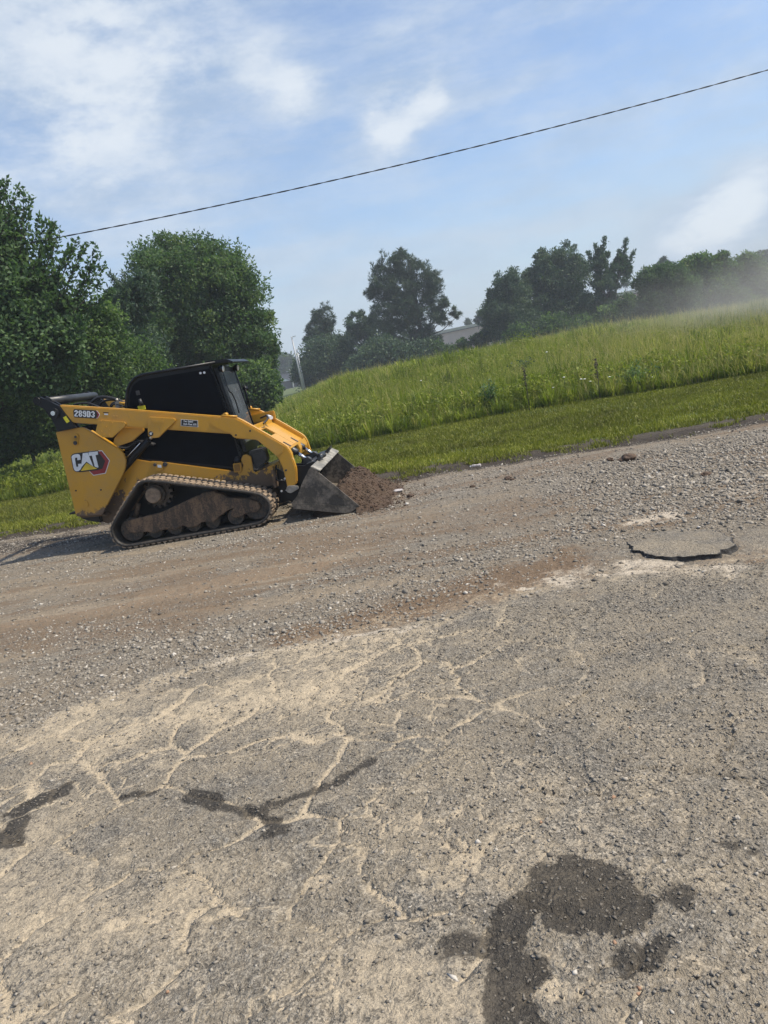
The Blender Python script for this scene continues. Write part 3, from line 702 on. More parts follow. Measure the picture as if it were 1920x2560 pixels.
# --- loose stones
def stones(x, y, z, size, tint, name, mat):
    n = len(x)
    base = np.array([(1, 0, 0), (0, 1, 0), (-1, 0, 0), (0, -1, 0), (0, 0, 1), (0, 0, -1)], float)
    F0 = np.array([(0, 1, 4), (1, 2, 4), (2, 3, 4), (3, 0, 4), (1, 0, 5), (2, 1, 5), (3, 2, 5), (0, 3, 5)])
    V = base[None] * (0.65 + 0.6 * rng.random((n, 6, 1))) + rng.normal(0, 0.16, (n, 6, 3))
    V *= (size[:, None] * np.stack([0.8 + 0.5 * rng.random(n), 0.55 + 0.4 * rng.random(n), 0.40 + 0.3 * rng.random(n)], 1))[:, None, :]
    a = rng.random(n) * 6.283; ca = np.cos(a); sa = np.sin(a)
    tl = rng.normal(0, 0.35, n); ct = np.cos(tl); st_ = np.sin(tl)
    X = V[..., 0] * ct[:, None] - V[..., 2] * st_[:, None]; Z = V[..., 0] * st_[:, None] + V[..., 2] * ct[:, None]; Y = V[..., 1]
    XX = X * ca[:, None] - Y * sa[:, None] + x[:, None]; YY = X * sa[:, None] + Y * ca[:, None] + y[:, None]
    ZZ = Z + (z + size * 0.22)[:, None]
    VV = np.stack([XX, YY, ZZ], -1).reshape(-1, 3)
    FF = (F0[None] + 6 * np.arange(n)[:, None, None]).reshape(-1, 3)
    return np_mesh(name, VV, FF, mat, None, np.repeat(tint, 6))

m, t, b = new_mat('loose_stone')
c = t.ramp(t.attr('tint'), [(0, (0.06, 0.055, 0.047)), (0.4, (0.17, 0.153, 0.125)), (0.75, (0.29, 0.26, 0.215)), (0.92, (0.42, 0.38, 0.315)), (0.985, (0.62, 0.58, 0.52)), (1.0, (0.34, 0.19, 0.11))])
t.l.new(t.mix(t.math('MULTIPLY', t.noise(t.n.new('ShaderNodeTexCoord').outputs['Object'], 60, 3), 0.5), c, (0.19, 0.155, 0.12)), b.inputs['Base Color'])
b.inputs['Roughness'].default_value = 0.85
M['stone'] = m
N = 330000
x = rng.uniform(-9, 9, N); y = 4.0 + (rng.random(N) ** 1.25) * 9.6
Fd = road_fields(x, y)
peb = np.maximum(seg_mask(x, y, FEAT['pebbly'], 0.35, 0.4, 0.4, 99, 2), 0)
rr = sst(x, 1.2, 3.0) * sst(y, 5.6, 6.6) * (1 - sst(y, 9.3, 10.2))
dens = Fd['grav'] * (0.32 + 0.4 * sst(fbm(x, y, 0.8, 3, 98), 0.4, 0.65) + 0.9 * peb + 0.9 * rr) * (1 - 0.8 * Fd['tan']) * (1 - 0.75 * Fd['cream']) * (1 - 0.45 * Fd['brown'])
s_, t_ = to_st(x, y)
keep = (rng.random(N) < dens) & (y < edge_y(x) - 0.2) & ~(inside_poly(x, y + 0.13 + (fbm(x, y, 7, 2, 201) - 0.5) * 0.16, FEAT['slab'])) & ~(inside_poly(x, y, FEAT['slab']) & (y < 5.6)) & ~inside_poly(x, y, FEAT['slab2']) & (abs(x) < 0.62 * y + 1.2)
x = x[keep]; y = y[keep]
sz = np.clip(np.exp(rng.normal(-4.50, 0.40, len(x))), 0.004, 0.032) * (1 + 0.35 * rr[keep])
stones(x, y, road_z(x, y) - 0.004, sz, np.clip(rng.beta(2.2, 2.0, len(x)), 0, 0.985), 'gravel', M['stone']).update_tag()
bpy.data.objects['gravel']['kind'] = 'stuff'
# grit and small stones on the old asphalt
N = 150000
x = rng.uniform(-4, 4.5, N); y = 1.2 + (rng.random(N) ** 0.9) * 3.9
keep = (y < line_y(BND, x) + 0.1) & (abs(x) < 0.62 * y + 0.5)
keep &= rng.random(N) < (0.35 + 0.65 * sst(fbm(x, y, 1.2, 3, 97), 0.4, 0.62)) * (0.5 + 0.5 * sst(x, -0.8, 1.0))
x = x[keep]; y = y[keep]
sz = np.clip(np.exp(rng.normal(-5.25, 0.40, len(x))), 0.0028, 0.014)
ti = np.clip(rng.beta(2.4, 2.6, len(x)), 0, 0.95)
far_p = rng.random(len(x)) > 0.9997; ti[far_p] = 1.0; sz[far_p] *= 1.4
bs = np.array([p for p in FEAT['bigst']], float)
bt = rng.uniform(0.55, 0.95, len(bs)); bt[[2, 3, 4]] = 0.7; bt[[7, 8, 10, 11, 12]] = 1.0; bt[[1, 13, 15, 16]] = 0.97
x = np.concatenate([x, bs[:, 0]]); y = np.concatenate([y, bs[:, 1]])
sz = np.concatenate([sz, rng.uniform(0.009, 0.015, len(bs))]); ti = np.concatenate([ti, bt])
ti = np.where(road_fields(x, y)['stain'] > 0.45, ti * 0.45, ti)
o = stones(x, y, road_z(x, y) - 0.001, sz, ti, 'loose_grit', M['stone']); o['kind'] = 'stuff'

# --- left-over slabs of asphalt standing proud of the gravel
M['slab'] = M['road'].copy(); M['slab'].name = 'slab_asphalt'
M['bitumen_shade'] = simple('broken_bitumen_shade', (0.035, 0.032, 0.029), 0.8, 0, 0.4, 30, 0.8, 60)  # dark binder colour, with the shade of the slab's edge painted in
def slab(name, poly, h, label):
    n0 = len(poly); pts = []
    pc = poly
    n0 = len(pc)
    for i in range(n0):
        a = np.array(pc[i]); c_ = np.array(pc[(i + 1) % n0]); k = max(1, int(np.linalg.norm(c_ - a) / 0.022))
        for j in range(k): pts.append(a + (c_ - a) * j / k)
    pts = np.array(pts); cen = pts.mean(0)
    n = len(pts)
    a_ = np.arctan2(pts[:, 1] - cen[1], pts[:, 0] - cen[0])
    jit = 1 + (fbm(np.cos(a_) * 3 + cen[0], np.sin(a_) * 3, 3.1, 5, 7, 0.8) - 0.5) * 0.20 + (rng.random(n) - 0.5) * 0.02
    pts = cen + (pts - cen) * jit[:, None]
    top = [1.0, 0.985, 0.95, 0.85, 0.7, 0.5, 0.3, 0.12]
    V = []; hh = []
    for k, sc in enumerate(top):
        q = cen + (pts - cen) * sc
        z = h * (0.80 + 0.2 * min(1, k / 2)) + (fbm(q[:, 0], q[:, 1], 9, 5, 5, 0.7) - 0.5) * 0.030 * (0.4 + 0.6 * min(1, k / 2))
        z = z - 0.03 * sst((q[:, 1] - cen[1]) / 0.42, 0.1, 0.9)
        V.append(np.column_stack([q, z]))
    F = [(k * n + i, k * n + (i + 1) % n, (k + 1) * n + (i + 1) % n, (k + 1) * n + i) for k in range(len(top) - 1) for i in range(n)]
    V.append(np.array([[cen[0], cen[1], h * 1.0]])); cidx = len(top) * n
    F += [((len(top) - 1) * n + i, (len(top) - 1) * n + (i + 1) % n, cidx, cidx) for i in range(n)]
    F3 = [f[:3] if f[2] == f[3] else f for f in F]
    me = bpy.data.meshes.new(name); VV = np.vstack(V); me.from_pydata([tuple(map(float, v)) for v in VV], [], F3); me.update()
    for p_ in me.polygons: p_.use_smooth = True
    o = link(name, me, M['slab']); tag(o, label, 'asphalt slab')
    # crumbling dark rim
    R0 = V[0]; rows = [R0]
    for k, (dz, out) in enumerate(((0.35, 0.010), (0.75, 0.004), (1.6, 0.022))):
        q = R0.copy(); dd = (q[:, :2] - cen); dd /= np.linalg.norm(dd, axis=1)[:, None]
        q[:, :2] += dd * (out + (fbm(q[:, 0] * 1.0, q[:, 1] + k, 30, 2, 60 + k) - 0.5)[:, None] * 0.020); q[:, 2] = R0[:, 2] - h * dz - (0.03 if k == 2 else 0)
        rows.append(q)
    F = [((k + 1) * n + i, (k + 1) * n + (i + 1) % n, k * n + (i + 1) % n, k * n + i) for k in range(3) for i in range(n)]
    np_mesh('broken_edge', np.vstack(rows), F, M['bitumen_shade'], o)
def chaikin_open(p):
    for _ in range(2):
        q = []
        for a, b_ in zip(p, p[1:] + p[:1]):
            q.append((a[0] * .75 + b_[0] * .25, a[1] * .75 + b_[1] * .25)); q.append((a[0] * .25 + b_[0] * .75, a[1] * .25 + b_[1] * .75))
        p = q
    return p
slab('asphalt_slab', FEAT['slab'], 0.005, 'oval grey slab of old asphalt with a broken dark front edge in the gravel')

# --- clods, litter
def clod(name, x, y, r, mat, label, cat, group=None, fl=0.6):
    bm = bmesh.new(); bmesh.ops.create_icosphere(bm, subdivisions=3, radius=r)
    off = rng.random(3) * 50
    for v in bm.verts:
        n = float(fbm(np.array([v.co.x / r + off[0]]), np.array([v.co.y / r + v.co.z / r * 1.7 + off[1]]), 1.3, 4, 3)[0])
        v.co *= 0.25 + 1.5 * n
        v.co.z *= fl
    me = bpy.data.meshes.new(name); bm.to_mesh(me); bm.free()
    o = link(name, me, mat); o.location = (x, y, float(road_z(np.array([x]), np.array([y]))[0]) + r * 0.3)
    o.rotation_euler = (0, 0, rng.random() * 6)
    return tag(o, label, cat, group)
M['clod'] = simple('soil_clod', (0.085, 0.055, 0.036), 0.95, 0, 0.4, 30, 1.0, 60)
clabels = ['small brown clod left of the pale pebble, near the soil heap side of the road', 'tiny brown clod touching the one by the soil heap side',
           'larger brown clod on gravel close to the right part of the grass verge', 'small brown clod just left of the larger verge clod',
           'brown clod on bare ground just right of the soil heap', 'brown crumb of soil on pale ground between heap and verge clods', 'brown clod lying in gravel near the right edge of the photo',
           'dark clod on the brown dirt patch in the road middle', 'dark clod at the end of the cream sand streak left of the oval slab']
for (px_, py_), lb, rr_ in zip(FEAT['clods'][:7], clabels[:7], (0.05, 0.03, 0.09, 0.05, 0.05, 0.035, 0.04, 0.03, 0.03)):
    clod('soil_clod', px_, py_, rr_, M['clod'], lb, 'soil clod', 'brown soil clods on the gravel road')
M['trash'] = simple('pale_plastic', (0.42, 0.38, 0.36), 0.35, 0, 0.35, 30)
lt = empty('crushed_bottle', (*FEAT['litter'][0], 0.02), R(160)); lt.scale = (0.7, 0.7, 0.7); tag(lt, 'small crushed pale plastic bottle lying at the grass verge', 'bottle')
mb = MB(); mb.tube([(-0.11, 0, 0), (-0.09, 0, 0.0), (-0.03, 0.005, 0.006), (0.03, 0, 0), (0.07, -0.004, 0), (0.10, 0, 0.0)], [0.03, 0.038, 0.026, 0.037, 0.034, 0.013], 9); mb.build('bottle_body', M['trash'], lt)
mb = MB(); mb.tube([(0.10, 0, 0), (0.125, 0, 0)], 0.016, 8); mb.build('cap', M['white'], lt)
clod('pale_stone', *FEAT['pale'][0], 0.05, M['trash'], 'pale flat stone at the dark verge right of the crushed bottle', 'stone', None, 0.35)
clod('pale_stone', *FEAT['pale'][1], 0.06, M['trash'], 'pale flat stone at the right foot of the brown soil heap', 'stone', None, 0.3)

# ---------------------------------------------------------------- soil heap in front of the bucket
m, t, b = new_mat('red_brown_soil')
tc = t.n.new('ShaderNodeTexCoord').outputs['Object']
n2 = t.noise(tc, 30, 6, 0.7); n3 = t.noise(tc, 5, 4)
c = t.mix(n2, (0.030, 0.019, 0.012), (0.120, 0.076, 0.046)); c = t.mix(t.ss(n3, 0.4, 0.7), c, (0.072, 0.042, 0.025))
t.l.new(c, b.inputs['Base Color']); b.inputs['Roughness'].default_value = 0.95
bn = t.node('ShaderNodeBump', {'Height': n2, 'Strength': 1.0, 'Distance': 0.03}); t.l.new(bn.outputs[0], b.inputs['Normal'])
M['heap'] = m
def heap_z(s, tt):
    w = (fbm(s, tt, 2.2, 3, 44) - 0.5)
    along = sst(tt + w * 0.3, -0.35, 0.45) * (1 - sst(tt + w * 0.3, 1.55, 2.35))
    rise = sst(s, 2.45, 3.15) * (1 - sst(s + w * 0.35 + 0.10 * np.abs(tt - 0.7), 3.05, 3.80))
    z = 0.42 * along * rise
    z = z * (0.82 + 0.45 * (fbm(s, tt, 3.0, 3, 45) - 0.3)) + (fbm(s, tt, 9, 4, 46) - 0.5) * 0.09 * np.clip(z * 6, 0, 1)
    return z - 0.075
ss_ = np.arange(2.55, 4.1, 0.018); tt_ = np.arange(-0.55, 2.6, 0.018)
S_, T_ = np.meshgrid(ss_, tt_); s1 = S_.ravel(); t1 = T_.ravel()
inb = (t1 > 1.95) | (t1 < -0.05)
z1 = heap_z(s1, t1)
z1 = np.where((t1 < 0.0) & (s1 < 3.18), -0.12, z1)
z1 = np.where((t1 > 1.93) & (s1 < 3.05), -0.12, z1)
P1 = O0[None] + s1[:, None] * AX + t1[:, None] * LT
i = (np.arange(len(ss_) - 1)[None] + len(ss_) * np.arange(len(tt_) - 1)[:, None]).ravel()
hp = np_mesh('soil_heap', np.column_stack([P1, z1]), np.stack([i, i + 1, i + 1 + len(ss_), i + len(ss_)], 1), M['heap'])
tag(hp, 'mound of freshly scraped red brown soil spilling from the loader bucket', 'soil heap', None, None)
# crumbs of soil over and around the heap, joined to it as one child mesh
N = 4200
s1 = rng.normal(3.30, 0.27, N); t1 = rng.uniform(-0.3, 2.3, N)
k = (s1 > 2.8) & (s1 < 4.15) & ~((t1 < 0.02) & (s1 < 3.2)) & ~((t1 > 1.92) & (s1 < 3.1)); s1 = s1[k]; t1 = t1[k]
P1 = O0[None] + s1[:, None] * AX + t1[:, None] * LT
zz = np.maximum(heap_z(s1, t1), road_z(P1[:, 0], P1[:, 1]))
cr = stones(P1[:, 0], P1[:, 1], zz - 0.002, np.clip(np.exp(rng.normal(-4.6, 0.5, len(s1))), 0.004, 0.04), rng.random(len(s1)), 'soil_crumbs', M['heap'])
cr.parent = hp; cr['kind'] = 'stuff'
# ---------------------------------------------------------------- the compact track loader
# local axes: x forward, y towards its far side, z up; origin on the ground under the rear of the near track
L = empty('track_loader', (O0[0], O0[1], 0.0), -TH)
tag(L, 'yellow and black compact track loader pushing soil with its front bucket', 'track loader')
W = 1.91

def mirror(t): return W - t

def chaikin(p, n=2):
    for _ in range(n):
        q = []
        for a, b_ in zip(p, p[1:] + p[:1]):
            q.append((a[0] * .75 + b_[0] * .25, a[1] * .75 + b_[1] * .25))
            q.append((a[0] * .25 + b_[0] * .75, a[1] * .25 + b_[1] * .75))
        p = q
    return p

def resample(p, step):
    P = np.array(p + p[:1]); d = np.hypot(*np.diff(P, axis=0).T); s = np.concatenate([[0], np.cumsum(d)])
    n = int(round(s[-1] / step)); q = np.linspace(0, s[-1], n, endpoint=False)
    return np.stack([np.interp(q, s, P[:, 0]), np.interp(q, s, P[:, 1])], 1)

def offset_loop(P, d):
    T = np.roll(P, -1, 0) - np.roll(P, 1, 0); T /= np.hypot(T[:, 0], T[:, 1])[:, None]
    Nn = np.stack([T[:, 1], -T[:, 0]], 1)
    return P + Nn * d, Nn, T

TRK = [(-0.095, 0.252), (-0.08, 0.297), (-0.02, 0.373), (0.125, 0.529), (0.315, 0.714), (0.418, 0.808), (0.472, 0.834), (0.553, 0.843), (0.703, 0.814), (1.184, 0.667), (1.693, 0.517), (1.953, 0.434), (2.035, 0.389), (2.098, 0.321), (2.131, 0.246), (2.127, 0.17), (2.104, 0.096), (2.041, 0.021), (1.947, -0.030), (1.851, -0.045), (1.253, -0.047), (0.458, -0.047), (0.137, -0.047), (0.059, -0.037), (-0.027, 0.005), (-0.076, 0.066), (-0.099, 0.149)]
loop = resample(chaikin(TRK, 2), 0.0325)
area = 0.5 * np.sum(loop[:, 0] * np.roll(loop[:, 1], -1) - np.roll(loop[:, 0], -1) * loop[:, 1])
sgn = 1.0 if area > 0 else -1.0           # outward normal sign

def make_track(t0, t1, near):
    outer, Nn, T = offset_loop(loop, -0.024 * sgn)
    inner, _, _ = offset_loop(loop, -0.060 * sgn)
    mid_o, _, _ = offset_loop(loop, -0.018 * sgn)
    n = len(loop)
    # belt as a closed band with rounded rims
    prof = [(outer, t0 + 0.008), (offset_loop(loop, -0.030 * sgn)[0], t0), (offset_loop(loop, -0.052 * sgn)[0], t0), (inner, t0 + 0.01), (inner, t1 - 0.01), (offset_loop(loop, -0.052 * sgn)[0], t1), (offset_loop(loop, -0.030 * sgn)[0], t1), (outer, t1 - 0.008)]
    V = []
    for P, tt in prof:
        V.append(np.column_stack([P[:, 0], np.full(n, tt), P[:, 1]]))
    V = np.concatenate(V); F = []
    kk = len(prof)
    for a in range(kk):
        c_ = (a + 1) % kk
        for i in range(n):
            j = (i + 1) % n; F.append((a * n + i, a * n + j, c_ * n + j, c_ * n + i))
    belt = np_mesh('track_belt', V, F, M['rubber'], L, None, True)
    bm = bmesh.new(); bm.from_mesh(belt.data); bmesh.ops.recalc_face_normals(bm, faces=bm.faces); bm.to_mesh(belt.data); bm.free()
    # tread blocks
    m_ = bmesh.new()
    widths = [(0.0, 0.135), (0.15, 0.295), (0.31, 0.44)]
    per = np.concatenate([[0], np.cumsum(np.hypot(*np.diff(np.vstack([outer, outer[:1]]), axis=0).T))])
    tot = per[-1]; nb = int(tot / 0.080); X = np.append(outer[:, 0], outer[0, 0]); Z = np.append(outer[:, 1], outer[0, 1])
    NX = np.append(Nn[:, 0], Nn[0, 0]) * sgn; NZ = np.append(Nn[:, 1], Nn[0, 1]) * sgn
    def at(q, h):
        q = q % tot
        return np.interp(q, per, X) + np.interp(q, per, NX) * h, np.interp(q, per, Z) + np.interp(q, per, NZ) * h
    for i in range(nb):
        for c_, (a, b_) in enumerate(widths):
            q = tot * i / nb + (0.044 if c_ == 1 else 0.0)
            w = 0.060
            hh = 0.015 + 0.004 * rng.random()
            vs = []
            for (dq, h) in ((-w / 2, -0.004), (w / 2, -0.004), (w / 2 - 0.008, hh), (-w / 2 + 0.008, hh)):
                xx, z_ = at(q + dq, h)
                vs.append((xx, z_))
            q0 = [m_.verts.new((p[0], t0 + 0.004 + a, p[1])) for p in vs]
            q1 = [m_.verts.new((p[0], t0 + 0.004 + b_, p[1])) for p in vs]
            m_.faces.new(q0); m_.faces.new(q1[::-1])
            for k in range(4):
                m_.faces.new((q0[k], q1[k], q1[(k + 1) % 4], q0[(k + 1) % 4]))
    bmesh.ops.recalc_face_normals(m_, faces=m_.faces)
    me = bpy.data.meshes.new('tread_lugs'); m_.to_mesh(me); m_.free()
    o = link('tread_lugs', me, M['lug'], belt); o['label'] = 'tan mud covered tread blocks'
    # guide lugs inside the belt
    return belt
make_track(0.0, 0.45, True)
make_track(W - 0.45, W, False)

FR = [(0.107, 0.307), (0.159, 0.322), (0.37, 0.333), (0.63, 0.352), (0.868, 0.413), (1.137, 0.484), (1.361, 0.499), (1.493, 0.461), (1.541, 0.398), (1.795, 0.347), (1.935, 0.276), (1.958, 0.202), (1.883, 0.145), (1.752, 0.152), (1.642, 0.116), (1.58, 0.118), (1.543, 0.164), (1.572, 0.222), (1.60, 0.245), (1.504, 0.225), (1.377, 0.161), (1.286, 0.106), (1.196, 0.129), (1.126, 0.133), (1.06, 0.089), (0.949, 0.092), (0.88, 0.135), (0.774, 0.09), (0.668, 0.116), (0.59, 0.122), (0.487, 0.094), (0.384, 0.133), (0.32, 0.135), (0.149, 0.157), (0.124, 0.217)]
def undercarriage(t0, t1, dirn):
    fr = prism_obj('track_frame', FR, t0, t1, M['frame_mud'], L, 0.012)
    mb = MB(); mb.prism([(0.95, 0.40), (1.12, 0.47), (1.36, 0.49), (1.36, 0.44), (1.1, 0.42)], t0 - 0.012 * dirn, t0, 0.004)
    mb.prism([(1.18, 0.47), (1.22, 0.515), (1.40, 0.51), (1.42, 0.46)], min(t0, t1) - 0.005, max(t0, t1) + 0.03, 0.01)
    mb.build('frame_rib', M['frame_mud'], fr)
    c = 0.225 if dirn > 0 else W - 0.225
    def wheel(name, x, z, r, hw, mat, hub=0.35):
        mb = MB()
        for yy in (c - hw, c + hw):
            mb.tube([(x, yy - 0.032, z), (x, yy - 0.026, z), (x, yy + 0.026, z), (x, yy + 0.032, z)], [r * 0.93, r, r, r * 0.93], 28)
        mb.tube([(x, c - hw - 0.045, z), (x, c + hw + 0.045, z)], r * hub, 16)
        w_ = mb.build(name, mat, L)
        return w_
    wheel('idler_wheel', 0.175, 0.185, 0.158, 0.085, M['roller'])
    wheel('idler_wheel', 1.885, 0.20, 0.165, 0.085, M['roller'])
    for x, z, r in ((0.478, 0.115, 0.098), (0.745, 0.112, 0.098), (1.005, 0.112, 0.098), (1.262, 0.115, 0.100), (1.585, 0.125, 0.112)):
        wheel('road_roller', x, z, r, 0.07, M['roller'], 0.4)
    # drive sprocket with teeth, final drive hub
    mb = MB(); pts = []
    n = 15
    for i in range(n):
        for (da, rr_) in ((-0.32, 0.165), (-0.16, 0.205), (0.16, 0.205), (0.32, 0.165)):
            a = 2 * math.pi * (i + da) / n; pts.append((0.60 + rr_ * math.cos(a), 0.60 + rr_ * math.sin(a)))
    mb.prism(pts, c - 0.03, c + 0.03, 0.0)
    sp = mb.build('drive_sprocket', M['roller'], L)
    a0, a1 = (c - 0.15, c - 0.03) if dirn > 0 else (c + 0.03, c + 0.15)
    mb = MB(); mb.tube([(0.585, a1 if dirn > 0 else a0, 0.592), (0.585, (a0 + a1) / 2, 0.592)], 0.128, 30)
    mb.build('final_drive', M['roller'], L)
    mb = MB()
    y0_ = a0 if dirn > 0 else a1
    mb.tube([(0.572, (a0 + a1) / 2, 0.590), (0.572, y0_ + 0.01 * dirn, 0.590), (0.572, y0_, 0.590)], [0.104, 0.104, 0.092], 36)
    hb = mb.build('drive_hub', M['tan_mud'], L); hb['label'] = 'round drive hub caked in tan mud'
    mb = MB(); mb.tube([(0.30, c, 0.50), (0.19, c, 0.30)], 0.032, 10); mb.build('frame_strut', M['frame_mud'], L)
undercarriage(0.06, 0.16, 1)
undercarriage(W - 0.16, W - 0.06, -1)

# chassis: low body between the tracks, with the yellow side flange above the near track
CH = [(0.316, 1.067), (0.507, 0.999), (0.714, 0.954), (1.554, 0.694), (1.603, 0.675), (1.699, 0.669), (1.736, 0.737), (1.72, 0.814), (1.761, 0.87), (1.808, 0.872), (1.864, 0.831), (1.852, 0.632), (1.881, 0.616), (2.152, 0.681), (2.16, 0.60), (2.152, 0.40), (2.0, 0.40), (1.45, 0.52), (0.75, 0.74), (0.42, 0.72), (0.10, 0.40), (-0.171, 0.288), (-0.299, 0.271), (-0.349, 0.297), (-0.587, 0.415), (-0.45, 0.60), (-0.10, 1.05)]
prism_obj('chassis_side', CH, 0.47, 0.51, M['yellow_dirty'], L, 0.006)
prism_obj('chassis_side', CH, W - 0.51, W - 0.47, M['yellow_dirty'], L, 0.006)
mb = MB(); mb.prism([(-0.50, 0.42), (-0.28, 0.30), (0.6, 0.22), (1.9, 0.20), (2.10, 0.40), (2.10, 0.60), (1.85, 0.60), (0.6, 0.92), (-0.3, 1.3), (-0.52, 1.2)], 0.512, W - 0.512, 0.02)
mb.build('belly', M['black_dull'], L)  # near black colour carries the shade between the tracks
mb = MB(); mb.prism([(1.87, 0.612), (2.14, 0.676), (2.15, 0.64), (1.89, 0.58)], 0.512, W - 0.512, 0.004); mb.prism([(2.115, 0.64), (2.15, 0.66), (2.148, 0.38), (2.11, 0.38)], 0.35, W - 0.512, 0.004)
mb.build('front_apron', M['yellow_dirty'], L)
prism_obj('hood', [(-0.55, 1.15), (-0.50, 1.58), (-0.30, 1.64), (0.36, 1.60), (0.36, 1.1)], 0.52, W - 0.52, M['black'], L, 0.03)
# weld seam and rear skirt
mb = MB(); mb.prism([(-0.853, 0.475), (-0.70, 0.47), (-0.60, 0.50), (-0.60, 0.515), (-0.72, 0.505), (-0.85, 0.495)], 0.55, 1.2, 0.003); mb.build('rear_step', M['black_dull'], L)
mb = MB(); mb.prism([(-0.66, 0.45), (-0.60, 0.38), (-0.36, 0.30), (-0.36, 1.45), (-0.66, 1.45)], 0.42, W - 0.42, 0.02); mb.build('rear_body', M['black_dull'], L)

# rear side panels (with emblem)
PN = [(-0.599, 1.622), (-0.294, 1.627), (-0.225, 1.620), (-0.166, 1.583), (0.199, 1.243), (0.236, 1.18), (0.243, 1.09), (0.218, 1.01), (0.149, 0.905), (-0.264, 0.426), (-0.595, 0.459), (-0.624, 0.483)]
near_panel = prism_obj('rear_side_panel', PN, 0.28, 0.325, M['yellow_panel'], L, 0.007)
far_panel = prism_obj('rear_side_panel', PN, W - 0.325, W - 0.28, M['yellow_panel'], L, 0.007)
# panel back fold joining the panel to the chassis
mb = MB(); mb.prism([(-0.60, 1.60), (-0.58, 1.60), (-0.60, 0.47), (-0.62, 0.48)], 0.326, 0.52, 0.002); mb.prism([(-0.60, 0.455), (-0.26, 0.425), (-0.22, 0.40), (-0.58, 0.43)], 0.326, 0.50, 0.002)
mb.prism([(-0.18, 1.56), (0.19, 1.22), (0.17, 1.20), (-0.2, 1.54)], 0.326, 0.46, 0.002); mb.build('panel_flange', M['yellow_panel'], near_panel)
mb = MB(); mb.tube([(-0.34, 0.262, 1.516), (-0.34, 0.279, 1.516)], 0.042, 18); mb.tube([(-0.362, 0.262, 1.437), (-0.362, 0.279, 1.437)], 0.034, 18); mb.prism([(-0.38, 1.516), (-0.30, 1.516), (-0.33, 1.437), (-0.396, 1.437)], 0.262, 0.279, 0.002)
mb.build('latch_plate', M['yellow_panel'], near_panel)
tube_obj('latch_bolt', [(-0.34, 0.256, 1.516), (-0.34, 0.263, 1.516)], 0.016, M['pipe'], near_panel)
tube_obj('latch_bolt', [(-0.362, 0.250, 1.437), (-0.362, 0.263, 1.437)], 0.026, M['pipe'], near_panel)
mb = MB(); mb.prism([(-0.452, 0.66), (-0.42, 0.665), (-0.405, 0.61), (-0.42, 0.57), (-0.46, 0.565), (-0.478, 0.60)], 0.268, 0.279, 0.003); mb.build('tie_down_plate', M['yellow_panel'], near_panel)
for x, z in ((-0.53, 0.813), (-0.189, 0.764), (-0.436, 0.657)): tube_obj('panel_bolt', [(x, 0.272, z), (x, 0.281, z)], 0.011, M['black_dull'], near_panel, 10)

# emblem: dark backing, red hexagon, three silver letters, yellow triangle; mapped from the panel's own plane
def bp(x, y):
    """coordinates measured over the emblem (4.6 units per cm-ish) to panel metres"""
    return bp_map(x, y)
_src = np.array([(545, 1190), (570, 1165), (860, 1135), (900, 1140), (985, 1250), (940, 1382)], float)
_dst = np.array([(-0.469, 1.287), (-0.432, 1.31), (-0.085, 1.284), (-0.04, 1.27), (0.027, 1.129), (-0.065, 0.989)], float)
_A = np.column_stack([_src, np.ones(6)]); _K, *_ = np.linalg.lstsq(_A, _dst, rcond=None)
def bp_map(x, y): v = np.array([x, y, 1.0]) @ _K; return (float(v[0]), float(v[1]))
def plate(name, pts, mat, depth, parent, thick=0.002):
    mb = MB(); mb.prism([bp(*p) for p in pts], depth - thick, depth, 0.0); return mb.build(name, mat, parent)
emb = plate('emblem', [(755, 1142), (900, 1133), (990, 1250), (942, 1400), (800, 1425), (757, 1380), (740, 1300)], M['white'], 0.279, near_panel)
plate('emblem_red', [(760, 1150), (896, 1141), (982, 1250), (936, 1393), (804, 1417), (762, 1378), (745, 1300)], M['decred'], 0.2765, near_panel, 0.0012)
plate('emblem_black', [(700, 1170), (858, 1160), (880, 1175), (938, 1255), (905, 1345), (870, 1352), (760, 1352)], M['decblack'], 0.2750, near_panel, 0.0012)
plate('letter_backing', [(542, 1200), (560, 1176), (590, 1166), (852, 1134), (862, 1142), (868, 1205), (878, 1350), (845, 1362), (650, 1385), (602, 1382), (572, 1362), (556, 1290)], M['decblack'], 0.2735, near_panel, 0.0012)
plate('letter', [(550, 1206), (566, 1186), (590, 1178), (625, 1174), (645, 1184), (652, 1205), (654, 1240), (619, 1246), (616, 1215), (592, 1218), (590, 1240), (606, 1322), (628, 1320), (625, 1290), (660, 1285), (665, 1330), (652, 1355), (628, 1372), (603, 1374), (584, 1362), (572, 1330)], M['white'], 0.2720, near_panel, 0.0012)
plate('letter', [(680, 1166), (738, 1158), (800, 1318), (722, 1262), (655, 1338), (664, 1290), (672, 1230)], M['white'], 0.2720, near_panel, 0.0012)
plate('letter', [(745, 1156), (852, 1143), (856, 1182), (826, 1186), (862, 1326), (848, 1332), (818, 1318), (785, 1192), (754, 1196)], M['white'], 0.2720, near_panel, 0.0012)
plate('emblem_triangle', [(722, 1276), (848, 1344), (656, 1370)], M['decyel'], 0.2720, near_panel, 0.0012)

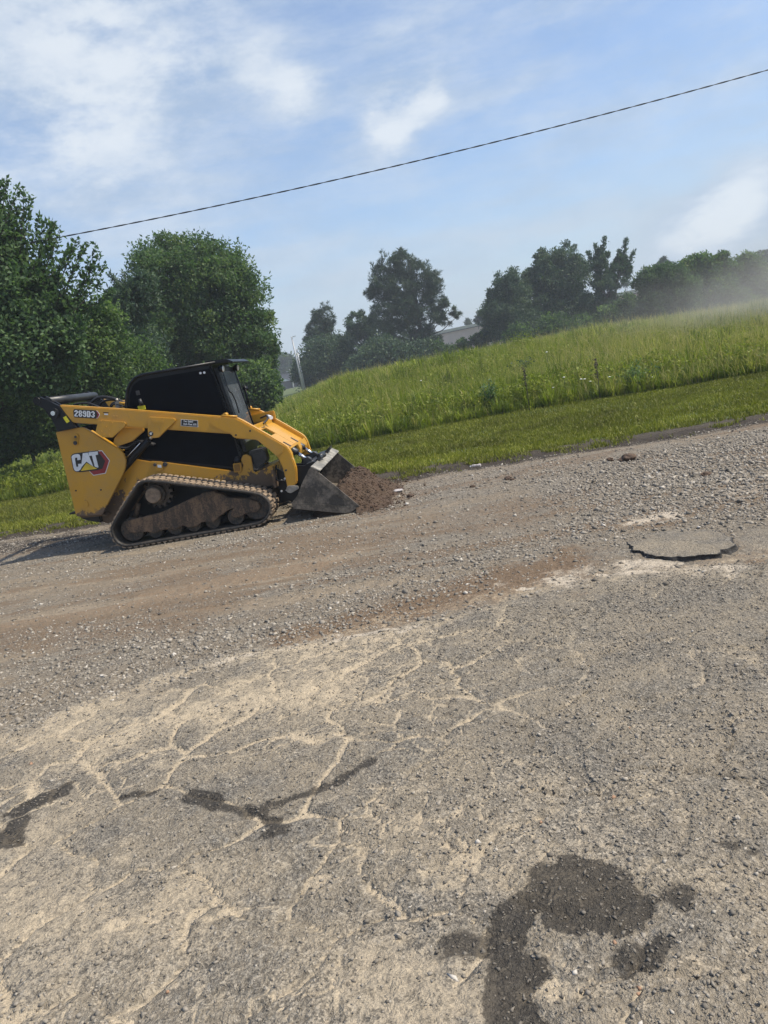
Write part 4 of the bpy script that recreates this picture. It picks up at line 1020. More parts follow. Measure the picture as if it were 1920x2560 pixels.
# tower link (black, rear) and lift arms on both sides
TW = [(-0.743, 2.069), (-0.728, 2.101), (-0.692, 2.114), (-0.646, 2.105), (-0.586, 2.064), (-0.425, 1.949), (-0.268, 1.632), (-0.531, 1.622), (-0.559, 1.767), (-0.632, 1.941), (-0.739, 2.034)]
ARM = [(-0.438, 1.960), (0.399, 1.758), (1.701, 1.422), (1.848, 1.384), (1.926, 1.328), (2.215, 1.087), (2.403, 0.922), (2.432, 0.883), (2.454, 0.813), (2.47, 0.692), (2.483, 0.594), (2.453, 0.413), (2.423, 0.381), (2.345, 0.365), (2.307, 0.311), (2.319, 0.421), (2.311, 0.631), (2.281, 0.77), (2.213, 0.871), (2.152, 0.933), (2.051, 1.053), (1.775, 1.122), (1.753, 1.146), (1.736, 1.188), (0.934, 1.385), (0.655, 1.456), (0.012, 1.622), (-0.326, 1.705)]
def side(near):
    def tt(a, b_): return (a, b_) if near else (W - b_, W - a)
    o1 = prism_obj('tower_link', TW, *tt(0.20, 0.245), M['black'], L, 0.006)
    mb = MB(); mb.prism([(-0.76, 2.05), (-0.70, 2.115), (-0.62, 2.11), (-0.40, 1.92), (-0.26, 1.60), (-0.50, 1.60), (-0.55, 1.8), (-0.70, 2.0)], *tt(0.30, 0.34), 0.006); mb.build('link_plate', M['black'], o1)
    mb = MB(); a, b_ = tt(0.185, 0.36)
    mb.tube([(-0.694, a, 2.062), (-0.694, b_, 2.062)], 0.048, 20); mb.build('link_boss', M['black'], o1)
    mb = MB(); a, b_ = tt(0.17, 0.2)
    mb.tube([(-0.51, a, 1.868), (-0.51, b_, 1.868)], 0.068, 24); mb.build('pin_boss', M['black'], o1)
    mb = MB(); a, b_ = tt(0.16, 0.17)
    mb.tube([(-0.51, a, 1.868), (-0.51, b_, 1.868)], 0.030, 16); mb.build('link_pin', M['steel'], o1)
    arm = prism_obj('lift_arm', ARM, *tt(0.22, 0.325), M['yellow'], L, 0.013)
    # overlapping front plate
    FP = [(1.50, 1.395), (1.56, 1.425), (1.70, 1.42), (1.84, 1.372), (1.915, 1.315), (2.20, 1.075), (2.385, 0.925), (2.36, 0.835), (2.27, 0.80), (2.152, 0.945), (2.05, 1.062), (1.79, 1.128), (1.755, 1.15), (1.735, 1.20), (1.66, 1.23), (1.53, 1.33), (1.495, 1.365)]
    prism_obj('arm_plate', FP, *tt(0.205, 0.2205), M['yellow'], arm, 0.006)
    P1_ = [(0.05, 1.674), (0.088, 1.673), (0.386, 1.593), (0.406, 1.565), (0.381, 1.533), (0.182, 1.421), (0.049, 1.444), (-0.031, 1.53)]
    P2_ = [(0.702, 1.575), (0.733, 1.598), (1.04, 1.524), (1.066, 1.504), (1.06, 1.48), (0.79, 1.312), (0.72, 1.318), (0.655, 1.358)]
    b1 = prism_obj('arm_bracket', P1_, *tt(0.197, 0.2205), M['yellow'], arm, 0.006)
    b2 = prism_obj('arm_bracket', P2_, *tt(0.185, 0.2205), M['yellow'], arm, 0.006)
    mb = MB(); mb.prism([(0.765, 1.559), (0.903, 1.526), (0.915, 1.505), (0.893, 1.482), (0.765, 1.513), (0.745, 1.537)], *tt(0.180, 0.186), 0.003); mb.build('slot_boss', M['yellow'], arm)
    mb = MB(); a, b_ = tt(0.178, 0.20); mb.tube([(0.704, a, 1.381), (0.704, b_, 1.381)], 0.032, 18); mb.build('pivot_pin', M['pipe'], arm)
    mb = MB(); a, b_ = tt(0.174, 0.18); mb.tube([(0.704, a, 1.381), (0.704, b_, 1.381)], 0.016, 12); mb.build('pin_cap', M['steel'], arm)
    for x, z in ((0.085, 1.655), (0.355, 1.592), (0.224, 1.609), (0.13, 1.574), (0.054, 1.527), (0.074, 1.482), (0.165, 1.522), (0.142, 1.462)):
        a, b_ = tt(0.190, 0.198); tube_obj('bolt', [(x, a, z), (x, b_, z)], 0.0095, M['yellow'], arm, 8)
    for x, z in ((0.255, 1.69), (0.295, 1.68)):
        a, b_ = tt(0.212, 0.222); tube_obj('bolt', [(x, a, z), (x, b_, z)], 0.010, M['yellow'], arm, 8)
    for x, z in ((1.80, 1.165), (1.995, 1.185), (2.35, 0.60)):
        a, b_ = tt(0.200, 0.222); tube_obj('bolt', [(x, a, z), (x, b_, z)], 0.013, M['black_dull'], arm, 10)
    mb = MB(); a, b_ = tt(0.24, 0.31); mb.tube([(1.66, a, 1.44), (1.80, a, 1.405)], [0.012, 0.012], 8); mb.tube([(1.70, a, 1.445), (1.71, b_, 1.445)], 0.026, 12); mb.tube([(1.66, a, 1.44), (1.86, a, 1.395)], 0.014, 8)
    mb.build('tie_down', M['yellow'], arm)
    # lower control link and lift cylinder
    prism_obj('control_link', [(0.10, 1.33), (0.132, 1.40), (0.30, 1.53), (0.56, 1.47), (0.55, 1.42), (0.365, 1.32), (0.149, 1.29)], *tt(0.345, 0.39), M['yellow_low'], L, 0.008)
    c1, c2 = ((0.704, 1.381), (-0.02, 0.86))
    d = np.array(c2) - np.array(c1); d = d / np.hypot(*d); yc = 0.36 if near else W - 0.36
    def q(k): return (c1[0] + d[0] * k, yc, c1[1] + d[1] * k)
    mb = MB(); mb.tube([q(0.14), q(0.16), q(0.95)], [0.040, 0.050, 0.050], 18); cy = mb.build('lift_cylinder', M['black'], L)
    mb = MB(); mb.tube([q(0.0), q(0.15)], 0.024, 14); mb.build('cylinder_rod', M['steel'], cy)
    mb = MB(); mb.tube([(q(0.22)[0] - 0.04, yc - 0.06, q(0.22)[2] + 0.03), (q(0.5)[0] - 0.05, yc - 0.06, q(0.5)[2] + 0.03)], 0.008, 8); mb.build('cylinder_pipe', M['steel'], cy)
    # arm foot boss and pin
    mb = MB(); a, b_ = tt(0.17, 0.40); mb.tube([(2.36, a, 0.345), (2.36, b_, 0.345)], 0.045, 18); bo = mb.build('coupler_pin', M['wornsteel'], arm)
    mb = MB(); a, b_ = tt(0.175, 0.215); mb.prism([(2.31, 0.37), (2.335, 0.395), (2.40, 0.39), (2.47, 0.37), (2.47, 0.335), (2.36, 0.295), (2.31, 0.315)], a, b_, 0.006); mb.build('pin_lug', M['wornsteel'], arm)
    return arm, o1
arm_n, tow_n = side(True)
arm_f, tow_f = side(False)
prism_obj('warning_label', [(-0.408, 1.791), (-0.364, 1.804), (-0.334, 1.726), (-0.378, 1.711)], 0.197, 0.1995, M['warnyel'], tow_n, 0)
prism_obj('warning_label', [(-0.012, 1.565), (0.02, 1.57), (0.045, 1.495), (0.012, 1.49)], 0.200, 0.2035, M['warnyel'], arm_n, 0)

def text_obj(name, body, size, x, z, slope, depth, mat, parent, sx=1.0, bold=0.0, shear=0.0, sp=1.0):
    cu = bpy.data.curves.new(name, 'FONT'); cu.body = body; cu.size = size; cu.extrude = 0.0006; cu.offset = bold; cu.shear = shear
    cu.space_character = sp; cu.space_line = 0.85
    tmp = bpy.data.objects.new('tmp', cu); COL.objects.link(tmp)
    dg = bpy.context.evaluated_depsgraph_get()
    me = bpy.data.meshes.new_from_object(tmp.evaluated_get(dg))
    bpy.data.objects.remove(tmp)
    ca, sa = math.cos(slope), math.sin(slope)
    for v in me.vertices:
        u, w, e = v.co.x * sx, v.co.y, v.co.z
        v.co = Vector((x + u * ca - w * sa, depth - e, z + u * sa + w * ca))
    me.materials.clear()
    return link(name, me, mat, parent)
slope = math.atan2(-0.2415, 1.0)
def al(u, w, x0=-0.262, z0=1.778):
    """point u along the arm and w above, from the lower left corner of the model number"""
    return (x0 + u * math.cos(slope) - w * math.sin(slope), z0 + u * math.sin(slope) + w * math.cos(slope))
mp = prism_obj('model_number', [al(0.262, -0.006), al(0.310, -0.006), al(0.343, 0.043), al(0.310, 0.092), al(0.262, 0.092)], 0.2165, 0.2195, M['white'], arm_n, 0)
prism_obj('number_arrow', [al(0.262, -0.002), al(0.307, -0.002), al(0.336, 0.043), al(0.307, 0.088), al(0.262, 0.088)], 0.2150, 0.2162, M['decred'], arm_n, 0)
prism_obj('number_backing', [al(-0.010, 0.02), al(0.0, -0.012), al(0.29, -0.012), al(0.312, 0.043), al(0.29, 0.096), al(0.004, 0.096), al(-0.012, 0.075)], 0.2135, 0.2148, M['decblack'], arm_n, 0)
xx, zz = al(0.006, 0.004)
GLYPH = {'2': '01110 11011 00011 00110 01100 11000 11111', '8': '01110 11011 11011 01110 11011 11011 01110', '9': '01110 11011 11011 01111 00011 11011 01110',
         'D': '11110 11011 11011 11011 11011 11011 11110', '3': '01110 11011 00011 00110 00011 11011 01110'}
for gi, ch in enumerate('289D3'):
    mb = MB(); rows_ = GLYPH[ch].split(); cw, chh = 0.0096, 0.0116
    for r_, row in enumerate(rows_):
        k0 = 0
        while k0 < 5:
            if row[k0] == '1':
                k1 = k0
                while k1 < 5 and row[k1] == '1': k1 += 1
                u0 = 0.003 + gi * 0.0560 + k0 * cw; u1 = 0.003 + gi * 0.0560 + k1 * cw; w0 = 0.002 + (6 - r_) * chh
                mb.prism([al(u0, w0), al(u1, w0), al(u1, w0 + chh), al(u0, w0 + chh)], 0.2112, 0.2130)
                k0 = k1
            else: k0 += 1
    bmesh.ops.remove_doubles(mb.bm, verts=mb.bm.verts, dist=0.0004)
    mb.build('digit', M['white'], arm_n)
pl = prism_obj('spec_plate', [(1.128, 1.492), (1.345, 1.438), (1.328, 1.352), (1.106, 1.408)], 0.2165, 0.2195, M['white'], arm_n, 0)
prism_obj('plate_backing', [(1.134, 1.486), (1.339, 1.435), (1.323, 1.358), (1.114, 1.411)], 0.2150, 0.2162, M['decblack'], arm_n, 0)
text_obj('plate_text', 'Two Speed', 0.036, 1.150, 1.453, slope, 0.2140, M['white'], arm_n, 0.78, 0.0006, 0.25, 1.0)
text_obj('plate_text', 'High Flow XPS', 0.036, 1.140, 1.416, slope, 0.2140, M['white'], arm_n, 0.80, 0.0006, 0.25, 1.0)
prism_obj('small_label', [al(0.40, 0.045), al(0.45, 0.045), al(0.45, 0.062), al(0.40, 0.062)], 0.2175, 0.2195, M['white'], arm_n, 0)
prism_obj('small_label', [al(0.385, 0.070), al(0.46, 0.070), al(0.46, 0.080), al(0.385, 0.080)], 0.2175, 0.2195, M['decblack'], arm_n, 0)

# torque tube and hoses behind
mb = MB(); mb.tube([(-0.575, 0.24, 2.03), (-0.575, W - 0.24, 2.03)], 0.058, 24); mb.build('torque_tube', M['pipe'], L)
def hose(pts, r=0.016, mat='black_dull', name='hose'):
    P = [Vector(p) for p in pts]; out = []
    for i in range(len(P) - 1):
        p0, p1, p2, p3 = P[max(i - 1, 0)], P[i], P[i + 1], P[min(i + 2, len(P) - 1)]
        for k in range(6):
            u = k / 6
            out.append(0.5 * ((2 * p1) + (-p0 + p2) * u + (2 * p0 - 5 * p1 + 4 * p2 - p3) * u * u + (-p0 + 3 * p1 - 3 * p2 + p3) * u ** 3))
    out.append(P[-1])
    return tube_obj(name, out, r, M[mat], L, 8)
hose([(-0.30, 0.75, 1.78), (-0.22, 0.72, 1.92), (-0.05, 0.7, 1.97), (0.16, 0.68, 1.90), (0.30, 0.66, 1.80)], 0.022)
hose([(-0.22, 0.80, 1.74), (-0.10, 0.78, 1.90), (0.10, 0.76, 1.90), (0.28, 0.74, 1.78)], 0.016)
hose([(-0.45, 0.6, 1.80), (-0.40, 0.58, 1.93), (-0.20, 0.56, 1.92), (0.0, 0.5, 1.82)], 0.014)
hose([(-0.1, 0.9, 1.7), (0.0, 0.88, 1.86), (0.2, 0.85, 1.84), (0.32, 0.8, 1.74)], 0.016)
hose([(0.05, 0.62, 1.70), (0.12, 0.60, 1.84), (0.26, 0.58, 1.80), (0.34, 0.58, 1.72)], 0.012)
mb = MB(); mb.box(0.155, 0.225, 0.58, 0.66, 1.78, 1.87, 0.008); mb.tube([(0.19, 0.62, 1.87), (0.18, 0.62, 1.91)], 0.02, 8); mb.build('valve_block', M['wornsteel'], L)
tube_obj('hydraulic_pipe', [(0.22, 0.60, 1.84), (0.36, 0.60, 1.81)], 0.022, M['yellow'], L)
for yy in (0.42, 0.50): hose([(0.05, yy, 1.30), (0.25, yy, 1.24), (0.42, yy - 0.02, 1.30), (0.62, yy, 1.22)], 0.016)
hose([(0.10, 0.44, 1.18), (0.30, 0.44, 1.12), (0.44, 0.44, 1.20)], 0.016)

# cab
CB = [(0.30, 1.05), (0.334, 1.752), (0.39, 1.923), (0.418, 2.0), (0.453, 2.051), (0.511, 2.11), (0.575, 2.145), (0.665, 2.165), (1.60, 2.150), (1.59, 2.08), (1.616, 1.932), (1.695, 1.403), (1.712, 1.113), (1.733, 0.942), (1.755, 0.902), (1.756, 0.855), (1.712, 0.767), (1.60, 0.70), (0.73, 0.94), (0.34, 1.02)]
cab = prism_obj('cab', CB, 0.50, W - 0.50, M['black'], L, 0.022)
for t0 in (0.488, W - 0.501):
    w_ = prism_obj('side_window', [(0.352, 1.16), (0.375, 1.75), (0.43, 1.93), (0.50, 2.035), (0.60, 2.085), (1.565, 2.065), (1.59, 1.93), (1.668, 1.403), (1.685, 1.113), (1.69, 0.95), (1.695, 0.87), (1.60, 0.735), (0.75, 0.97), (0.40, 1.06)], t0, t0 + 0.0135, M['cabglass'], cab, 0.004)
# roof rim tube
tube_obj('roof_rim', [(0.322, 0.492, 1.50), (0.332, 0.492, 1.752), (0.385, 0.492, 1.923), (0.42, 0.492, 2.005), (0.475, 0.492, 2.072), (0.56, 0.492, 2.130), (0.665, 0.492, 2.150), (1.66, 0.492, 2.128)], 0.020, M['black'], cab, 10)
mb = MB(); mb.prism([(1.52, 2.166), (1.713, 2.160), (1.828, 2.140), (1.90, 2.095), (1.885, 2.080), (1.80, 2.105), (1.66, 2.115), (1.52, 2.12)], 0.485, W - 0.485, 0.008); mb.build('roof_visor', M['black'], cab)
for x, z in ((1.437, 2.030), (1.490, 2.027)): tube_obj('window_rivet', [(x, 0.478, z), (x, 0.489, z)], 0.0155, M['lampw'], cab)
# front door with glass set in a frame
def slab_front(z0, z1, y0, y1, th, off, name, mat, parent, xa=1.628, xb=1.735):
    def xf(z): return xa + (2.05 - z) / (2.05 - 1.40) * (xb - xa) * 0.80 + off
    mb = MB(); bm = bmesh.new()
    v = [bm.verts.new(p) for p in ((xf(z0), y0, z0), (xf(z0), y1, z0), (xf(z1), y1, z1), (xf(z1), y0, z1))]
    f = bm.faces.new(v); r = bmesh.ops.extrude_face_region(bm, geom=[f])
    for g in r['geom']:
        if isinstance(g, bmesh.types.BMVert): g.co.x += th
    bmesh.ops.recalc_face_normals(bm, faces=bm.faces); bmesh.ops.bevel(bm, geom=list(bm.edges), offset=0.006, segments=2, affect='EDGES')
    mb._merge(bm); return mb.build(name, mat, parent)
door = slab_front(0.90, 2.06, 0.56, W - 0.56, 0.03, 0.0, 'cab_door', M['black'], cab)
slab_front(1.02, 2.00, 0.62, W - 0.62, 0.012, 0.026, 'door_glass', M['doorglass'], cab)
slab_front(0.90, 2.06, 0.505, 0.548, 0.045, -0.006, 'door_pillar', M['black'], cab)
slab_front(0.90, 2.06, W - 0.548, W - 0.505, 0.045, -0.006, 'door_pillar', M['black'], cab)
hose([(1.70, 0.60, 2.06), (1.715, 0.58, 1.90), (1.74, 0.56, 1.74), (1.76, 0.60, 1.70), (1.77, 0.66, 1.60), (1.78, 0.68, 1.42)], 0.009, 'black', 'door_hose').parent = cab
mb = MB(); mb.tube([(1.76, 1.30, 1.50), (1.76, 1.36, 1.66), (1.73, 1.36, 1.80)], 0.009, 6); mb.tube([(1.775, 1.36, 1.44), (1.77, 1.34, 1.78)], 0.012, 6); mb.tube([(1.75, 1.34, 1.74), (1.79, 1.38, 1.72)], 0.03, 8)
mb.build('wiper', M['black'], cab)
for yy in (0.56, W - 0.56):
    mb = MB(); mb.tube([(1.665, yy, 2.045), (1.70, yy, 2.040), (1.725, yy, 2.035)], [0.030, 0.048, 0.050], 16); hl = mb.build('headlight', M['black'], cab)
    mb = MB(); mb.tube([(1.725, yy, 2.035), (1.736, yy, 2.033)], [0.044, 0.036], 16); mb.build('lamp_lens', M['lampw'], cab)
prism_obj('warning_label', [(0.50, 1.760), (0.60, 1.755), (0.60, 1.70), (0.50, 1.70)], 0.476, 0.4865, M['warnyel'], cab, 0)
mb = MB(); mb.box(0.52, 0.57, 0.478, 0.487, 1.90, 1.96, 0.002); mb.tube([(0.55, 0.48, 1.85), (0.56, 0.48, 1.76)], [0.02, 0.035], 8); mb.build('window_latch', M['pipe'], cab)

# plate with tie-down at the side, front lamp box, step box
lg = prism_obj('side_plate', [(0.514, 1.012), (0.664, 0.976), (0.655, 0.875), (0.60, 0.855), (0.556, 0.863), (0.523, 0.933)], 0.445, 0.4695, M['yellow_low'], L, 0.006)
tube_obj('plate_bolt', [(0.56, 0.425, 0.955), (0.56, 0.446, 0.955)], 0.022, M['pipe'], lg)
tube_obj('plate_bolt', [(0.69, 0.44, 0.935), (0.69, 0.47, 0.935)], 0.030, M['pipe'], lg)
prism_obj('plate_sticker', [(0.59, 0.948), (0.64, 0.936), (0.637, 0.90), (0.587, 0.912)], 0.440, 0.4445, M['white'], lg, 0)
mb = MB(); mb.prism([(1.613, 0.785), (1.719, 0.782), (1.708, 0.660), (1.602, 0.666)], 0.425, 0.500, 0.006); lb = mb.build('lamp_box', M['yellow_low'], L)
prism_obj('lamp_glass', [(1.628, 0.770), (1.704, 0.768), (1.696, 0.675), (1.617, 0.680)], 0.416, 0.424, M['lens_amber'], lb, 0.002)
mb = MB(); mb.tube([(1.675, 0.46, 0.785), (1.675, 0.46, 0.82), (1.678, 0.46, 0.85), (1.678, 0.46, 0.865)], [0.048, 0.048, 0.036, 0.02], 16); mb.build('lamp_cap', M['black'], lb)
mb = MB(); mb.prism([(1.82, 0.90), (2.03, 0.905), (2.04, 0.72), (1.87, 0.64)], 0.53, 0.80, 0.014); mb.prism([(1.86, 0.86), (2.06, 0.875), (2.066, 0.76), (1.90, 0.69)], 0.515, 0.60, 0.01); mb.build('step_box', M['pipe'], L)

# front crossmember between the arms
def sl(k, off=0.0):   # along the sloping top of the front of the arms
    a = np.array([2.02, 1.235]); b_ = np.array([2.425, 0.895]); d = (b_ - a); n = np.array([d[1], -d[0]]) / np.hypot(*d) * -1
    return tuple(a + d * k - n * off)
cm = MB()
def cplate(k0, k1, y0, y1, off=0.035, th=0.035):
    cm.prism([sl(k0, -off), sl(k1, -off), sl(k1, -off - th), sl(k0, -off - th)], y0, y1, 0.006)
def sl(k, off=0.0):
    a = np.array([2.00, 1.235]); b_ = np.array([2.415, 0.890]); d = b_ - a; n = np.array([-d[1], d[0]]) / np.hypot(*d)
    p = a + d * k + n * off; return (float(p[0]), float(p[1]))
cplate(0.0, 1.0, 0.326, 0.52); cplate(0.0, 1.0, 0.92, W - 0.326); cplate(0.0, 0.16, 0.52, 0.92); cplate(0.44, 1.0, 0.52, 0.92)
cm.prism([(2.425, 0.875), (2.45, 0.78), (2.43, 0.70), (2.39, 0.70), (2.41, 0.78), (2.39, 0.86)], 0.95, W - 0.326, 0.006)
cm.prism([(2.425, 0.875), (2.45, 0.78), (2.43, 0.70), (2.39, 0.70), (2.41, 0.78), (2.39, 0.86)], 0.326, 0.40, 0.006)
cm.prism([(2.425, 0.875), (2.435, 0.85), (2.40, 0.83), (2.39, 0.86)], 0.40, 0.95, 0.004)
cm.box(1.96, 2.01, 0.326, W - 0.326, 1.12, 1.235, 0.006)
cm.build('crossmember', M['yellow'], L)
mb = MB(); mb.box(1.70, 2.07, 1.53, 1.60, 1.215, 1.345, 0.012); mb.build('hydraulic_cover', M['yellow'], L)
hose([(1.90, 1.35, 1.28), (2.0, 1.2, 1.30), (2.06, 1.05, 1.31), (2.10, 0.9, 1.27), (2.06, 0.75, 1.22)], 0.013)
mb = MB(); mb.tube([(2.06, 1.12, 1.29), (2.12, 1.04, 1.27)], 0.028, 10); mb.build('hose_coupling', M['lampw'], L)
for yy in (0.62, 1.18):
    mb = MB(); mb.tube([(2.28, yy, 0.905), (2.455, yy, 0.765), (2.46, yy, 0.76)], [0.050, 0.050, 0.044], 18); tcy = mb.build('tilt_cylinder', M['pipe'], L)
    mb = MB(); mb.tube([(2.455, yy, 0.765), (2.60, yy, 0.625)], 0.024, 14); mb.build('cylinder_rod', M['steel'], tcy)

# coupler plates between arms and bucket
for (a, b_) in ((0.335, 0.375), (0.56, 0.60), (W - 0.60, W - 0.56), (W - 0.375, W - 0.335)):
    prism_obj('coupler_plate', [(2.40, 0.63), (2.64, 0.60), (2.76, 0.60), (2.62, 0.36), (2.45, 0.17), (2.34, 0.12), (2.26, 0.20), (2.28, 0.42)], a, b_, M['black'], L, 0.008)
mb = MB(); mb.prism([(2.60, 0.62), (2.72, 0.64), (2.74, 0.60), (2.50, 0.18), (2.44, 0.16), (2.56, 0.42)], 0.30, W - 0.30, 0.008); mb.build('coupler_frame', M['black'], L)
tube_obj('coupler_eye', [(2.585, 0.56, 0.63), (2.585, 0.66, 0.63)], 0.055, M['pipe'], L, 16)
tube_obj('coupler_eye', [(2.585, 1.12, 0.63), (2.585, 1.24, 0.63)], 0.055, M['pipe'], L, 16)
mb = MB()
mb.prism([(2.16, 0.62), (2.32, 0.50), (2.30, 0.16), (2.12, 0.14)], 0.50, 0.54, 0.006); wf = mb.build('front_guard', M['black'], L)
for x, z in ((2.25, 0.46), (2.285, 0.375), (2.245, 0.30), (2.20, 0.44), (2.17, 0.30)): tube_obj('guard_bolt', [(x, 0.488, z), (x, 0.501, z)], 0.014, M['lampw'], wf, 10)
hose([(2.18, 0.48, 0.66), (2.14, 0.44, 0.55), (2.17, 0.42, 0.46), (2.26, 0.42, 0.44)], 0.012)

# bucket
SIDE = [(2.732, 0.613), (2.753, 0.605), (3.248, 0.012), (3.12, -0.045), (3.049, -0.050), (2.75, 0.030), (2.393, 0.128), (2.396, 0.207), (2.482, 0.28), (2.57, 0.425), (2.698, 0.59)]
SHELL = [(2.732, 0.615), (2.57, 0.425), (2.482, 0.285), (2.40, 0.21), (2.397, 0.130), (3.05, -0.049), (3.20, -0.054), (3.20, -0.038), (3.055, -0.030), (2.45, 0.150), (2.46, 0.20), (2.53, 0.27), (2.62, 0.41), (2.76, 0.59)]
b0, b1_ = -0.06, 1.97
bk = prism_obj('bucket', SHELL, b0 + 0.022, b1_ - 0.022, M['bucket'], L, 0.003)
for (a, c_) in ((b0, b0 + 0.0215), (b1_ - 0.0215, b1_)):
    prism_obj('side_plate', SIDE, a, c_, M['bucket'], bk, 0.003)
prism_obj('side_cutter', [(2.745, 0.612), (3.248, 0.016), (3.215, -0.002), (3.16, 0.005), (2.72, 0.535)], b0 - 0.009, b0 - 0.0005, M['bucket'], bk, 0.003)
prism_obj('side_cutter', [(2.745, 0.612), (3.248, 0.016), (3.215, -0.002), (3.16, 0.005), (2.72, 0.535)], b1_ + 0.0005, b1_ + 0.009, M['bucket'], bk, 0.003)
prism_obj('wear_strip', [(2.393, 0.205), (2.72, 0.135), (3.12, 0.035), (3.21, 0.0), (3.12, -0.043), (3.049, -0.046), (2.75, 0.032), (2.396, 0.132)], b0 - 0.011, b0 - 0.001, M['bucket'], bk, 0.003)
mb = MB(); mb.prism([(2.730, 0.625), (2.838, 0.552), (2.830, 0.538), (2.722, 0.611)], b0 + 0.0005, b1_ - 0.0005, 0.004); lp = mb.build('top_lip', M['lip'], bk); lp['label'] = 'pale worn steel top lip of the bucket'
mb = MB(); mb.prism([(2.70, 0.63), (2.78, 0.68), (2.80, 0.655), (2.74, 0.60)], 0.50, 0.90, 0.006); mb.tube([(2.74, 0.62, 0.66), (2.80, 0.74, 0.66)], 0.035, 8); mb.build('coupler_hook', M['pipe'], bk)
prism_obj('coupler_hook', [(2.72, 0.64), (2.80, 0.70), (2.80, 0.66), (2.75, 0.61)], 1.35, 1.60, M['pipe'], bk)
# ---------------------------------------------------------------- vegetation
def leaves(P, L_, Wd, tint, D=None, spread=1.0, needle=False):
    """rhombus leaves: centres P (n,3), length, width; returns verts, quads, tint per vertex"""
    n = len(P)
    d = rng.normal(0, 1, (n, 3)) if D is None else D + rng.normal(0, spread, (n, 3))
    d /= np.linalg.norm(d, axis=1)[:, None] + 1e-9
    s = np.cross(d, rng.normal(0, 1, (n, 3))); s /= np.linalg.norm(s, axis=1)[:, None] + 1e-9
    Ln = L_ * (0.7 + 0.6 * rng.random(n))[:, None]; Wn = Wd * (0.7 + 0.6 * rng.random(n))[:, None]
    up = np.cross(d, s) * Wn * 0.25
    V = np.stack([P, P + d * Ln * 0.45 + s * Wn * 0.5 + up, P + d * Ln, P + d * Ln * 0.45 - s * Wn * 0.5 + up], 1).reshape(-1, 3)
    F = np.arange(4 * n).reshape(n, 4)
    return V, F, np.repeat(tint, 4)

